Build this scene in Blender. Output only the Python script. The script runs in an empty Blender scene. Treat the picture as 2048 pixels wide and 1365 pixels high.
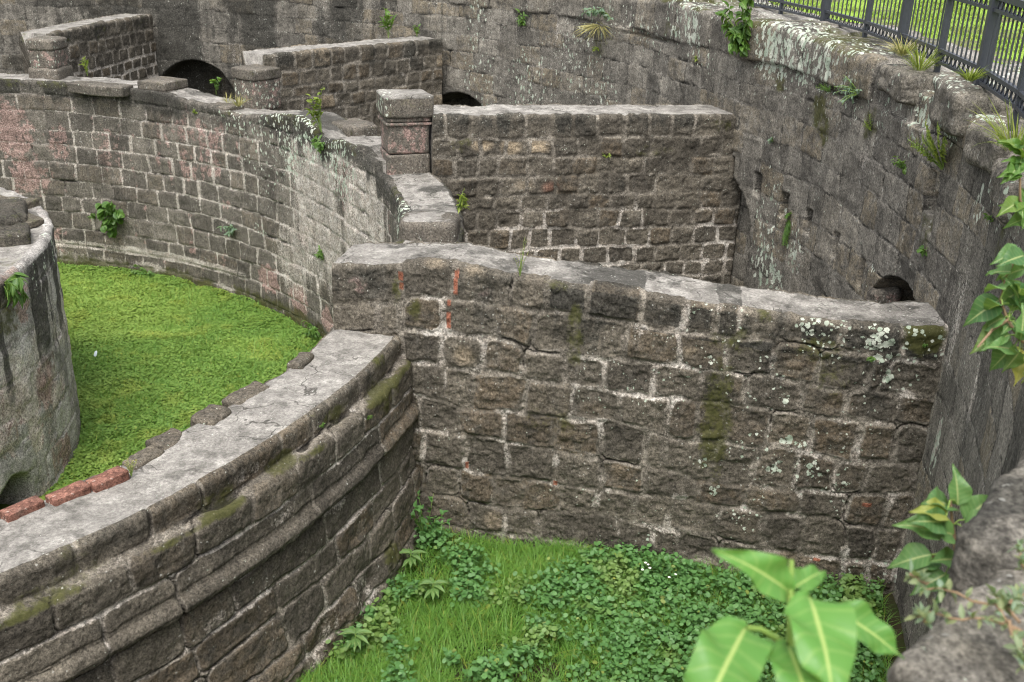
import bpy, bmesh, math
import numpy as np
from math import radians, sin, cos, pi

# ------------------------------------------------------------------ camera, sky, sun, exposure
scene = bpy.context.scene
COL = scene.collection
VPX, VPY, FPX = 855.0, 5580.0, 2067.3            # vertical vanishing point and focal length, in photo pixels
_dn = np.array([(VPX-1024)/1.0, VPY-682.5, FPX]); _dn /= np.linalg.norm(_dn)
_fw = np.array([0, 0, 1.0])-_dn*_dn[2]; _fw /= np.linalg.norm(_fw)
RCAM = np.array([np.cross(_dn, _fw), _fw, -_dn])  # camera (right, down, forward) -> world
cam_d = bpy.data.cameras.new('camera'); cam = bpy.data.objects.new('camera', cam_d); COL.objects.link(cam)
cam_d.sensor_width = 36.0; cam_d.lens = FPX/2048*36.0
cam_d.clip_start = 0.05; cam_d.clip_end = 1000.0
import mathutils
_m = np.eye(4); _m[:3, 0] = RCAM@[1, 0, 0]; _m[:3, 1] = RCAM@[0, -1, 0]; _m[:3, 2] = RCAM@[0, 0, -1]
cam.matrix_world = mathutils.Matrix(_m.tolist())
cam_d.dof.use_dof = True; cam_d.dof.focus_distance = 9.0; cam_d.dof.aperture_fstop = 5.0
scene.camera = cam

SUN_EL, SUN_AZ = radians(66), radians(190)        # azimuth measured clockwise from +Y
world = bpy.data.worlds.new("World"); scene.world = world; world.use_nodes = True
wn = world.node_tree.nodes; wl = world.node_tree.links
sky = wn.new('ShaderNodeTexSky'); sky.sky_type = 'NISHITA'; sky.sun_disc = False
sky.sun_elevation = SUN_EL; sky.sun_rotation = SUN_AZ; sky.dust_density = 6.0; sky.air_density = 1.0; sky.ozone_density = 0.6
hs = wn.new('ShaderNodeHueSaturation'); hs.inputs['Saturation'].default_value = 0.28
wl.new(sky.outputs[0], hs.inputs['Color'])
wl.new(hs.outputs[0], wn['Background'].inputs[0]); wn['Background'].inputs[1].default_value = 0.15
sun_d = bpy.data.lights.new('sun', 'SUN'); sun_d.energy = 0.75; sun_d.angle = radians(25); sun_d.color = (1.0, 0.965, 0.92)
sun = bpy.data.objects.new('sun', sun_d); COL.objects.link(sun)
_sd = mathutils.Vector((sin(SUN_AZ)*cos(SUN_EL), cos(SUN_AZ)*cos(SUN_EL), sin(SUN_EL)))
sun.rotation_euler = _sd.to_track_quat('Z', 'Y').to_euler(); sun.location = (0, 0, 20)
scene.view_settings.view_transform = 'Standard'; scene.view_settings.look = 'None'
scene.view_settings.exposure = 1.02; scene.view_settings.gamma = 1.0
scene.cycles.filter_width = 1.1; scene.cycles.max_bounces = 8; scene.cycles.transparent_max_bounces = 8

# ------------------------------------------------------------------ geometry helpers
CX, CY = -8.32, 9.54                              # centre shared by the round tower, the ring wall and the outer wall
CC = np.array([CX, CY])
Z_DITCH, Z_COURT = -5.3, -5.86
rng = np.random.default_rng(7)

def ray(px, py):
    return RCAM@np.array([(px-1024)/FPX, (py-682.5)/FPX, 1.0])
def onz(px, py, z):
    d = ray(px, py); return d*(z/d[2])
def onplane(px, py, A, B):                        # vertical plane through two plan points
    d = ray(px, py); n = np.array([-(B[1]-A[1]), B[0]-A[0]]); return d*((n@np.array(A[:2]))/(n@d[:2]))
def cyl(px, py, R, near=False):
    d = ray(px, py); a = d[:2]@d[:2]; b = -2*d[:2]@CC; c = CC@CC-R*R
    q = np.sqrt(max(b*b-4*a*c, 0)); return d*((-b+(-q if near else q))/(2*a))
def th_of(P): return np.degrees(np.arctan2(P[1]-CY, P[0]-CX))
def pol(th, r): t = np.radians(th); return np.stack([CX+r*np.cos(t), CY+r*np.sin(t)], -1)
def sstep(a, b, x):
    t = np.clip((x-a)/(b-a), 0, 1); return t*t*(3-2*t)

def _hash(ix, iy, iz, seed):
    h = (ix.astype(np.uint32)*np.uint32(374761393)+iy.astype(np.uint32)*np.uint32(668265263)
         + iz.astype(np.uint32)*np.uint32(2147483647)+np.uint32((seed*1274126177) & 0xffffffff))
    h = (h ^ (h >> np.uint32(13)))*np.uint32(1274126177); h = (h ^ (h >> np.uint32(15)))*np.uint32(2246822519)
    h ^= h >> np.uint32(16)
    return (h & np.uint32(0xffffff)).astype(np.float32)/np.float32(16777215)
def vnoise(P, sc, seed=0):
    P = np.asarray(P, np.float32)*np.asarray(sc, np.float32)
    i = np.floor(P); f = P-i; i = i.astype(np.int64); f = f*f*(3-2*f)
    out = 0
    for dx in (0, 1):
        wx = f[..., 0] if dx else 1-f[..., 0]
        for dy in (0, 1):
            wy = f[..., 1] if dy else 1-f[..., 1]
            for dz in (0, 1):
                wz = f[..., 2] if dz else 1-f[..., 2]
                out = out+wx*wy*wz*_hash(i[..., 0]+dx, i[..., 1]+dy, i[..., 2]+dz, seed)
    return out
def fbm(P, sc, oc=4, seed=0, g=0.5):
    o = 0; a = 1; t = 0; sc = np.asarray(sc, np.float32)
    for k in range(oc):
        o = o+a*vnoise(P, sc*(2.03**k), seed+k*17); t += a; a *= g
    return o/t
def hrand(*k):
    a = [np.asarray(x).astype(np.int64) for x in k]
    while len(a) < 4: a.append(np.zeros_like(a[0]))
    return _hash(a[0], a[1], a[2], 91)*0+_hash(a[0]*7+a[3]*131, a[1]*13+5, a[2]*29+a[3], 33)

def mesh_np(name, V, quads=None, tris=None, attrs=None, mats=(), matidx=None, smooth=True, polys=None):
    me = bpy.data.meshes.new(name)
    V = np.ascontiguousarray(V, np.float32).reshape(-1, 3)
    loops = []; starts = []; n = 0
    for F in (quads, tris, polys):
        if F is None or len(F) == 0: continue
        F = np.asarray(F, np.int32); k = F.shape[1]
        loops.append(F.ravel()); starts.append(n+np.arange(len(F), dtype=np.int32)*k); n += F.size
    L = np.concatenate(loops); S = np.concatenate(starts)
    me.vertices.add(len(V)); me.vertices.foreach_set('co', V.ravel())
    me.loops.add(len(L)); me.loops.foreach_set('vertex_index', L.astype(np.int32))
    me.polygons.add(len(S)); me.polygons.foreach_set('loop_start', S.astype(np.int32))
    if matidx is not None: me.polygons.foreach_set('material_index', np.asarray(matidx, np.int32))
    me.update(calc_edges=True)
    me.polygons.foreach_set('use_smooth', np.full(len(S), smooth, bool))
    for k, a in (attrs or {}).items():
        at = me.attributes.new(k, 'FLOAT_COLOR', 'POINT')
        at.data.foreach_set('color', np.ascontiguousarray(a, np.float32).ravel())
    for m in mats: me.materials.append(m)
    me.validate()
    return me
def tag(o, label=None, cat=None, group=None, kind=None):
    for k, v in (('label', label), ('category', cat), ('group', group), ('kind', kind)):
        if v: o[k] = v
    return o
def obj(name, me, parent=None, loc=(0, 0, 0)):
    o = bpy.data.objects.new(name, me); COL.objects.link(o); o.location = loc
    if parent: o.parent = parent
    return o
def placed(name, me, base, parent=None):
    """object whose origin sits at base; the mesh is given in world coordinates"""
    b = mathutils.Vector([float(x) for x in base])
    me.transform(mathutils.Matrix.Translation(-b))
    o = obj(name, me, parent, b if parent is None else b-parent.location)
    return o
def thing(name, loc, label, cat, group=None):
    o = bpy.data.objects.new(name, None); COL.objects.link(o); o.location = [float(x) for x in loc]
    o.empty_display_size = 0.1
    return tag(o, label, cat, group)
def grid_quads(ns, npth, closed=False):
    i = np.arange(ns if closed else ns-1)[:, None]; j = np.arange(npth-1)[None, :]
    a = i*npth+j; b = ((i+1) % ns)*npth+j
    return np.stack([a, b, b+1, a+1], -1).reshape(-1, 4)
def surf_normals(B):
    du = np.gradient(B, axis=0); dv = np.gradient(B, axis=1)
    n = np.cross(du, dv); return n/np.maximum(np.linalg.norm(n, axis=-1, keepdims=True), 1e-9)

# ------------------------------------------------------------------ shader helpers
class NT:
    def __init__(s, name):
        s.m = bpy.data.materials.new(name); s.m.use_nodes = True; s.t = s.m.node_tree
        s.b = s.t.nodes['Principled BSDF']; s.out = s.t.nodes['Material Output']
    def n(s, ty, **kw):
        nd = s.t.nodes.new(ty)
        for k, v in kw.items(): setattr(nd, k, v)
        return nd
    def put(s, sock, v):
        if hasattr(v, 'is_output') or hasattr(v, 'links'): s.t.links.new(v, sock)
        else:
            if isinstance(v, tuple) and len(v) == 3 and sock.type == 'RGBA': v = v+(1,)
            sock.default_value = v
    def math(s, op, a, b=0.0, c=None, clamp=False):
        nd = s.n('ShaderNodeMath', operation=op, use_clamp=clamp); s.put(nd.inputs[0], a); s.put(nd.inputs[1], b)
        if c is not None: s.put(nd.inputs[2], c)
        return nd.outputs[0]
    def add(s, a, b): return s.math('ADD', a, b)
    def sub(s, a, b): return s.math('SUBTRACT', a, b)
    def mul(s, a, b): return s.math('MULTIPLY', a, b)
    def ss(s, x, lo, hi, a=0.0, b=1.0):
        nd = s.n('ShaderNodeMapRange', interpolation_type='SMOOTHSTEP'); s.put(nd.inputs[0], x)
        for k, v in zip((1, 2, 3, 4), (lo, hi, a, b)): s.put(nd.inputs[k], v)
        return nd.outputs[0]
    def lin(s, x, lo, hi, a=0.0, b=1.0):
        nd = s.n('ShaderNodeMapRange'); s.put(nd.inputs[0], x)
        for k, v in zip((1, 2, 3, 4), (lo, hi, a, b)): s.put(nd.inputs[k], v)
        return nd.outputs[0]
    def mix(s, f, a, b, bt='MIX'):
        nd = s.n('ShaderNodeMix', data_type='RGBA', blend_type=bt); s.put(nd.inputs[0], f); s.put(nd.inputs[6], a); s.put(nd.inputs[7], b)
        return nd.outputs[2]
    def coord(s, scale=None):
        c = s.n('ShaderNodeTexCoord').outputs['Object']
        if scale is None: return c
        mp = s.n('ShaderNodeMapping'); s.t.links.new(c, mp.inputs[0]); mp.inputs['Scale'].default_value = scale
        return mp.outputs[0]
    def noise(s, vec, sc, det=4, rough=0.55, dist=0.0):
        nd = s.n('ShaderNodeTexNoise'); s.t.links.new(vec, nd.inputs['Vector'])
        nd.inputs['Scale'].default_value = sc; nd.inputs['Detail'].default_value = det
        nd.inputs['Roughness'].default_value = rough; nd.inputs['Distortion'].default_value = dist
        return nd.outputs[0]
    def voro(s, vec, sc, rnd=1.0):
        nd = s.n('ShaderNodeTexVoronoi'); s.t.links.new(vec, nd.inputs['Vector']); nd.inputs['Scale'].default_value = sc
        nd.inputs['Randomness'].default_value = rnd
        return nd.outputs['Distance'], nd.outputs['Color']
    def attr(s, name):
        nd = s.n('ShaderNodeAttribute', attribute_name=name); sp = s.n('ShaderNodeSeparateColor')
        s.t.links.new(nd.outputs['Color'], sp.inputs[0])
        return sp.outputs[0], sp.outputs[1], sp.outputs[2], nd.outputs['Alpha']
    def bump(s, h, strength, dist):
        nd = s.n('ShaderNodeBump'); s.put(nd.inputs['Strength'], strength); nd.inputs['Distance'].default_value = dist
        s.t.links.new(h, nd.inputs['Height']); s.t.links.new(nd.outputs[0], s.b.inputs['Normal']); return nd
    def fin(s, col, rough=0.9, spec=0.2):
        s.put(s.b.inputs['Base Color'], col); s.put(s.b.inputs['Roughness'], rough)
        s.b.inputs['Specular IOR Level'].default_value = spec
        return s.m

def masonry_mat(name, dark, light, warm, mort_a, mort_b, speck=0.25, streak=0.5, gscale=1.0, lz=1.0):
    """ma = stone, random, hue, cap ; mb = moss, lichen, plaster, wash ; mc = stain, brick, pale, crack"""
    s = NT(name); c = s.coord()
    stone, rnd, hue, cap = s.attr('ma'); moss, lich, plas, wash = s.attr('mb'); stain, brick, pale, crack = s.attr('mc')
    n0 = s.noise(c, 2.3, 4, 0.6); n1 = s.noise(c, 10, 6, 0.65); n2 = s.noise(c, 48*gscale, 5, 0.7); n3 = s.noise(c, 115*gscale, 3, 0.65)
    st = s.noise(s.coord((5.5, 5.5, 0.55)), 1.0, 6, 0.7); st2 = s.noise(s.coord((17, 17, 1.5)), 1.0, 4, 0.65)
    f = s.add(s.mul(rnd, 0.62), s.sub(s.mul(n1, 1.2), 0.40))
    col = s.mix(s.math('ADD', f, 0.0, clamp=True), dark, light)
    col = s.mix(s.math('MULTIPLY', hue, s.ss(n1, 0.35, 0.6), clamp=True), col, warm)
    col = s.mix(pale, col, (0.36, 0.29, 0.20))
    mort = s.mix(s.ss(s.noise(c, 5.5, 4, 0.6), 0.40, 0.64), mort_a, mort_b)
    mf = s.ss(s.add(stone, s.add(s.mul(s.sub(n2, 0.5), 1.1), s.mul(s.sub(n1, 0.5), 0.9))), 0.22, 0.72)
    col = s.mix(mf, mort, col)
    con = s.mix(s.ss(n1, 0.3, 0.7), (0.185, 0.175, 0.158), (0.325, 0.308, 0.28))
    con = s.mix(s.ss(n0, 0.52, 0.68), con, (0.165, 0.155, 0.14))
    ve = s.n('ShaderNodeTexVoronoi', feature='DISTANCE_TO_EDGE'); s.t.links.new(s.n('ShaderNodeVectorMath', operation='ADD').outputs[0], ve.inputs['Vector']); ve.inputs['Scale'].default_value = 1.9
    va = ve.inputs['Vector'].links[0].from_node; s.t.links.new(c, va.inputs[0]); vn = s.n('ShaderNodeTexNoise'); s.t.links.new(c, vn.inputs['Vector']); vn.inputs['Scale'].default_value = 7; vsx = s.n('ShaderNodeVectorMath', operation='SCALE'); s.t.links.new(vn.outputs['Color'], vsx.inputs[0]); vsx.inputs['Scale'].default_value = 0.22; s.t.links.new(vsx.outputs[0], va.inputs[1])
    ck = s.mul(s.ss(ve.outputs[0], 0.016, 0.003), s.ss(n0, 0.44, 0.56))
    dm = s.noise(c, 4.2, 5, 0.65); con = s.mix(s.mul(s.ss(dm, 0.50, 0.64), 0.65), con, (0.105, 0.10, 0.088)); con = s.mix(s.mul(s.ss(dm, 0.47, 0.38), 0.5), con, (0.40, 0.385, 0.35)); con = s.mix(s.mul(ck, 0.8), con, (0.045, 0.042, 0.036))
    cf = s.ss(s.add(cap, s.mul(s.sub(n1, 0.5), 0.5)), 0.4, 0.6)
    col = s.mix(cf, col, con)
    # rain streaks and grime that stay on the stone
    sf = s.math('MULTIPLY', s.ss(st, 0.45, 0.66), streak, clamp=True)
    col = s.mix(s.mul(sf, s.sub(1.0, cf)), col, s.mix(0.5, col, (0.045, 0.042, 0.038)))
    lf = s.math('MULTIPLY', s.ss(st2, 0.56, 0.72), s.mul(streak, 0.55), clamp=True)
    col = s.mix(s.mul(lf, s.sub(1.0, cf)), col, s.mix(0.6, col, (0.34, 0.32, 0.28)))
    pf = s.ss(s.add(plas, s.add(s.mul(s.sub(n1, 0.5), 1.3), s.mul(s.sub(st, 0.5), 0.5))), 0.42, 0.56)
    col = s.mix(s.mul(pf, 0.8), col, s.mix(s.ss(n2, 0.3, 0.7), (0.22, 0.145, 0.125), (0.37, 0.26, 0.23)))
    wf = s.ss(s.add(wash, s.add(s.mul(s.sub(st, 0.5), 1.6), s.mul(s.sub(n2, 0.5), 0.9))), 0.38, 0.78)
    col = s.mix(s.mul(wf, 0.75), col, s.mix(s.ss(n1, 0.3, 0.7), (0.38, 0.335, 0.285), (0.54, 0.51, 0.46)))
    gf = s.ss(s.add(stain, s.add(s.mul(s.sub(n1, 0.5), 0.9), s.mul(s.sub(st, 0.5), 0.6))), 0.35, 0.75)
    col = s.mix(s.mul(gf, 0.85), col, s.mix(n2, (0.024, 0.024, 0.021), (0.060, 0.058, 0.050)))
    col = s.mix(brick, col, s.mix(n1, (0.22, 0.080, 0.050), (0.36, 0.15, 0.095)))
    # grains and pits of the tuff
    gr = s.lin(n2, 0.34, 0.66, 0.42, 1.58); col = s.mix(1.0, col, s.n('ShaderNodeCombineColor').outputs[0], 'MULTIPLY') if False else col
    gr = s.mul(gr, s.lin(n0, 0.3, 0.7, 0.72, 1.22)); cmb = s.n('ShaderNodeCombineXYZ')
    g2 = s.mul(gr, s.lin(n3, 0.34, 0.66, 0.58, 1.42)); gm = s.n('ShaderNodeMix', data_type='FLOAT'); s.put(gm.inputs[0], s.mul(cf, 0.45)); s.put(gm.inputs[2], g2); gm.inputs[3].default_value = 1.0; g2 = gm.outputs[0]
    for k in range(3): s.put(cmb.inputs[k], g2)
    col = s.mix(1.0, col, cmb.outputs[0], 'MULTIPLY')
    col = s.mix(s.mul(s.ss(n3, 0.60, 0.70), s.mul(mf, 0.6)), col, (0.02, 0.018, 0.016))
    # moss, lichen, specks
    mo = s.ss(s.add(moss, s.add(s.mul(s.sub(n1, 0.5), 1.5), s.add(s.mul(s.sub(n2, 0.5), 0.7), s.mul(s.sub(st, 0.5), 0.6)))), 0.32, 0.78)
    col = s.mix(s.mul(mo, 0.85), col, s.mix(n2, (0.024, 0.028, 0.010), (0.100, 0.102, 0.028)))
    wv = s.n('ShaderNodeVectorMath', operation='ADD'); s.t.links.new(s.coord((1, 1, lz)), wv.inputs[0])
    nz = s.n('ShaderNodeTexNoise'); s.t.links.new(c, nz.inputs['Vector']); nz.inputs['Scale'].default_value = 40
    sc = s.n('ShaderNodeVectorMath', operation='SCALE'); s.t.links.new(nz.outputs['Color'], sc.inputs[0]); sc.inputs['Scale'].default_value = 0.035
    s.t.links.new(sc.outputs[0], wv.inputs[1])
    vd, vc = s.voro(wv.outputs[0], 22); vs = s.n('ShaderNodeSeparateColor'); s.t.links.new(vc, vs.inputs[0])
    lr = s.math('MULTIPLY', lich, s.lin(vs.outputs[0], 0, 1, 0.1, 0.75))
    li = s.ss(s.sub(lr, vd), -0.02, 0.06)
    li = s.mul(li, s.ss(n2, 0.3, 0.48))
    col = s.mix(s.mul(li, 0.92), col, s.mix(vs.outputs[1], (0.34, 0.42, 0.32), (0.60, 0.63, 0.54)))
    wd, wc = s.voro(wv.outputs[0], 33); ws = s.n('ShaderNodeSeparateColor'); s.t.links.new(wc, ws.inputs[0])
    sp = s.mul(s.ss(wd, 0.14, 0.28, 1.0, 0.0), s.ss(ws.outputs[0], 1-speck, 1-speck+0.05)); sp = s.mul(sp, s.ss(n0, 0.44, 0.62, 0.04, 1.0))
    col = s.mix(s.mul(sp, 0.75), col, (0.52, 0.52, 0.47))
    col = s.mix(s.math('MULTIPLY', crack, 0.9, clamp=True), col, (0.012, 0.011, 0.010))
    h = s.add(s.mul(n2, 0.6), s.add(s.mul(n3, 0.3), s.mul(n1, 0.7)))
    s.bump(h, 0.75, 0.014)
    return s.fin(col, 0.92, 0.15)

M = {}
M['rubble'] = masonry_mat('weathered_tuff_blocks', (0.067, 0.060, 0.049), (0.163, 0.144, 0.113), (0.130, 0.102, 0.070), (0.140, 0.125, 0.102), (0.250, 0.225, 0.186), 0.24, 0.40)
M['ring'] = masonry_mat('ring_wall_blocks', (0.070, 0.064, 0.055), (0.200, 0.181, 0.152), (0.17, 0.138, 0.102), (0.115, 0.105, 0.090), (0.29, 0.265, 0.228), 0.30, 0.65, 1.0, 0.6)
M['outer'] = masonry_mat('outer_wall_ashlar', (0.092, 0.086, 0.075), (0.270, 0.250, 0.212), (0.22, 0.186, 0.132), (0.070, 0.065, 0.056), (0.26, 0.242, 0.21), 0.28, 0.80, 1.0, 0.5)
M['tower'] = masonry_mat('tower_render', (0.20, 0.19, 0.175), (0.46, 0.44, 0.41), (0.27, 0.18, 0.14), (0.25, 0.23, 0.21), (0.4, 0.38, 0.35), 0.12, 0.8)
M['brick'] = masonry_mat('old_brick', (0.12, 0.062, 0.048), (0.26, 0.125, 0.092), (0.30, 0.15, 0.11), (0.2, 0.18, 0.16), (0.3, 0.28, 0.25), 0.2, 0.0)

# ------------------------------------------------------------------ masonry layout on a (u, v) sheet
class Lay:
    def __init__(s, bounds, joints, seed):
        s.b, s.j, s.seed = bounds, joints, seed     # bounds: K+1 callables/scalars from low v to high v; joints: K sorted arrays
    def __call__(s, U, V, rad=0.06):
        K = len(s.j)
        Bv = [np.broadcast_to(b(U) if callable(b) else b, U.shape) for b in s.b]
        k = np.zeros(U.shape, np.int64)
        for i in range(1, K): k += (V > Bv[i])
        d = np.zeros(U.shape); jn = np.zeros(U.shape, np.int64); lu = np.zeros(U.shape); lv = np.zeros(U.shape); dX = np.zeros(U.shape); dY = np.zeros(U.shape)
        for i in range(K):
            m = k == i
            if not m.any(): continue
            u = U[m]; v = V[m]; lo = Bv[i][m]; hi = Bv[i+1][m]; J = s.j[i]
            q = np.clip(np.searchsorted(J, u)-1, 0, len(J)-2); l = J[q]; r = J[q+1]
            sl = (hrand(q, np.full_like(q, i), np.full_like(q, s.seed))-0.5)*0.16; sr = (hrand(q+1, np.full_like(q, i), np.full_like(q, s.seed))-0.5)*0.16
            vm = np.clip(v-(lo+np.minimum(hi, lo+0.4))*0.5, -0.2, 0.2)
            dx = np.minimum(u-l-sl*vm, r+sr*vm-u); dy = np.minimum(v-lo, hi-v)
            R = rad*(0.5+hrand(q, np.full_like(q, i), np.full_like(q, s.seed+5)))
            dd = np.where((dx < R) & (dy < R), R-np.hypot(R-np.minimum(dx, R), R-np.minimum(dy, R)), np.minimum(dx, dy))
            d[m] = dd; jn[m] = q; lu[m] = (u-l)/(r-l)-0.5; lv[m] = (v-lo)/np.maximum(hi-lo, 1e-3)-0.5; dX[m] = dx; dY[m] = dy
        rn = [hrand(jn, k, np.full_like(k, s.seed+11*t)) for t in range(5)]
        return dict(d=d, k=k, j=jn, lu=lu, lv=lv, rn=rn, dx=dx if K == 0 else dX, dy=dY)
def rjoints(lo, hi, w0, w1, r):
    x = [lo-r.random()*w1]
    while x[-1] < hi: x.append(x[-1]+w0+(w1-w0)*r.random())
    return np.array(x+[x[-1]+1])
def courses(lo, hi, h0, h1, ulo, uhi, w0, w1, seed, wob=0.012, top=None):
    r = np.random.default_rng(seed); z = [hi]
    while z[-1] > lo: z.append(z[-1]-(top[len(z)-1] if top and len(z)-1 < len(top) else h0+(h1-h0)*r.random()))
    z = z[::-1]; b = []
    for i, q in enumerate(z):
        p = r.random(3)*6.28; b.append((lambda q, p: (lambda U: q+wob*(np.sin(U*1.3+p[0])+0.6*np.sin(U*3.1+p[1]))))(q, p))
    return Lay(b, [rjoints(ulo, uhi, w0, w1, r) for _ in range(len(z)-1)], seed)
def relief(L, X, half=0.012, soft=0.02, bev=0.06, amp=0.03, off=0.02, rough=0.012, crackp=0.0, seed=0, mort_h=0.0, fine=0.004, fray=0.004):
    """displacement and stone mask of one laid-out sheet"""
    r1, r2, r3, r4, r5 = L['rn']
    hw = half*(0.45+1.1*r5)+half*1.4*(vnoise(X, 5.0, seed+3)-0.45)+fray*(fbm(X, 13.0, 3, seed+4)-0.5)*2
    dd = L['d']-hw
    st = sstep(0, soft, dd)
    t = np.clip(dd/bev, 0, 1)
    h = amp*(0.5+r2)*(1-(1-t)**2)+st*((r3-0.5)*off+(L['lu']*(r4-0.5)+L['lv']*(r1-0.5))*off)
    h = h+(fbm(X, 7, 3, seed)-0.5)*rough*2*(0.45+0.8*st)+(fbm(X, 28, 3, seed+9)-0.5)*fine*2.2
    h = h+(1-st)*(mort_h+(vnoise(X, 11, seed+5)-0.5)*0.014)
    cr = np.zeros_like(h)
    if crackp > 0:
        cm = sstep(0.004+0.006*vnoise(X, 14, seed+21), 0.0, np.abs(L['d']-hw*0.35))*sstep(1-crackp-0.08, 1-crackp+0.05, vnoise(X, 3.2, seed+7))
        h = h-0.03*cm; cr = cm
    return h, st, cr
def spots(X, pts):
    """sum of soft spots: (centre, radius, strength, vertical stretch)"""
    o = np.zeros(X.shape[:-1])
    for c, r, a, zs in pts:
        d = np.sqrt((X[..., 0]-c[0])**2+(X[..., 1]-c[1])**2+((X[..., 2]-c[2])/zs)**2)
        o = np.maximum(o, a*sstep(1.0, 0.25, d/r))
    return o
def pack(sh, *ch):
    return np.stack([np.broadcast_to(np.asarray(c, np.float32), sh) for c in ch], -1).reshape(-1, 4)

# ------------------------------------------------------------------ wall cross-sections
def section(ns, zb, zt, T, nA, nT, nB, zb2, rc=0.045):
    """offset-backwards and height of a wall profile, per station: front face, rounded edge, top, rounded edge, back face"""
    zt = np.broadcast_to(zt, (ns,)); o = []; z = []; reg = []
    for i in range(nA):
        t = i/(nA-1); o.append(np.zeros(ns)); z.append(zb+(zt-rc-zb)*t); reg.append(0)
    for a in (0.25, 0.5, 0.75):
        o.append(np.full(ns, rc*(1-cos(a*pi/2)))); z.append(zt-rc+rc*sin(a*pi/2)); reg.append(1)
    for i in range(nT):
        t = i/(nT-1); o.append(np.full(ns, rc+(T-2*rc)*t)); z.append(zt.copy()); reg.append(1)
    for a in (0.25, 0.5, 0.75):
        o.append(np.full(ns, T-rc+rc*sin(a*pi/2))); z.append(zt-rc+rc*cos(a*pi/2)); reg.append(2)
    for i in range(nB):
        t = i/(nB-1); o.append(np.full(ns, T)); z.append((zt-rc)+(zb2-(zt-rc))*t); reg.append(2)
    return np.stack(o, 1), np.stack(z, 1), np.array(reg)
def sheet_base(xy, nr, o, z):
    return np.concatenate([xy[:, None, :]-nr[:, None, :]*o[..., None], z[..., None]], -1)
def pathlen(o, z, reg):
    """height on the front face, continued over the top as path length"""
    V = z.copy(); t = reg == 1; i0 = np.argmax(t)
    d = np.hypot(np.diff(o, axis=1), np.diff(z, axis=1)); cum = np.concatenate([np.zeros((len(o), 1)), np.cumsum(d, 1)], 1)
    V[:, t] = V[:, i0-1:i0]+(cum[:, t]-cum[:, i0-1:i0]); return V
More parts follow.
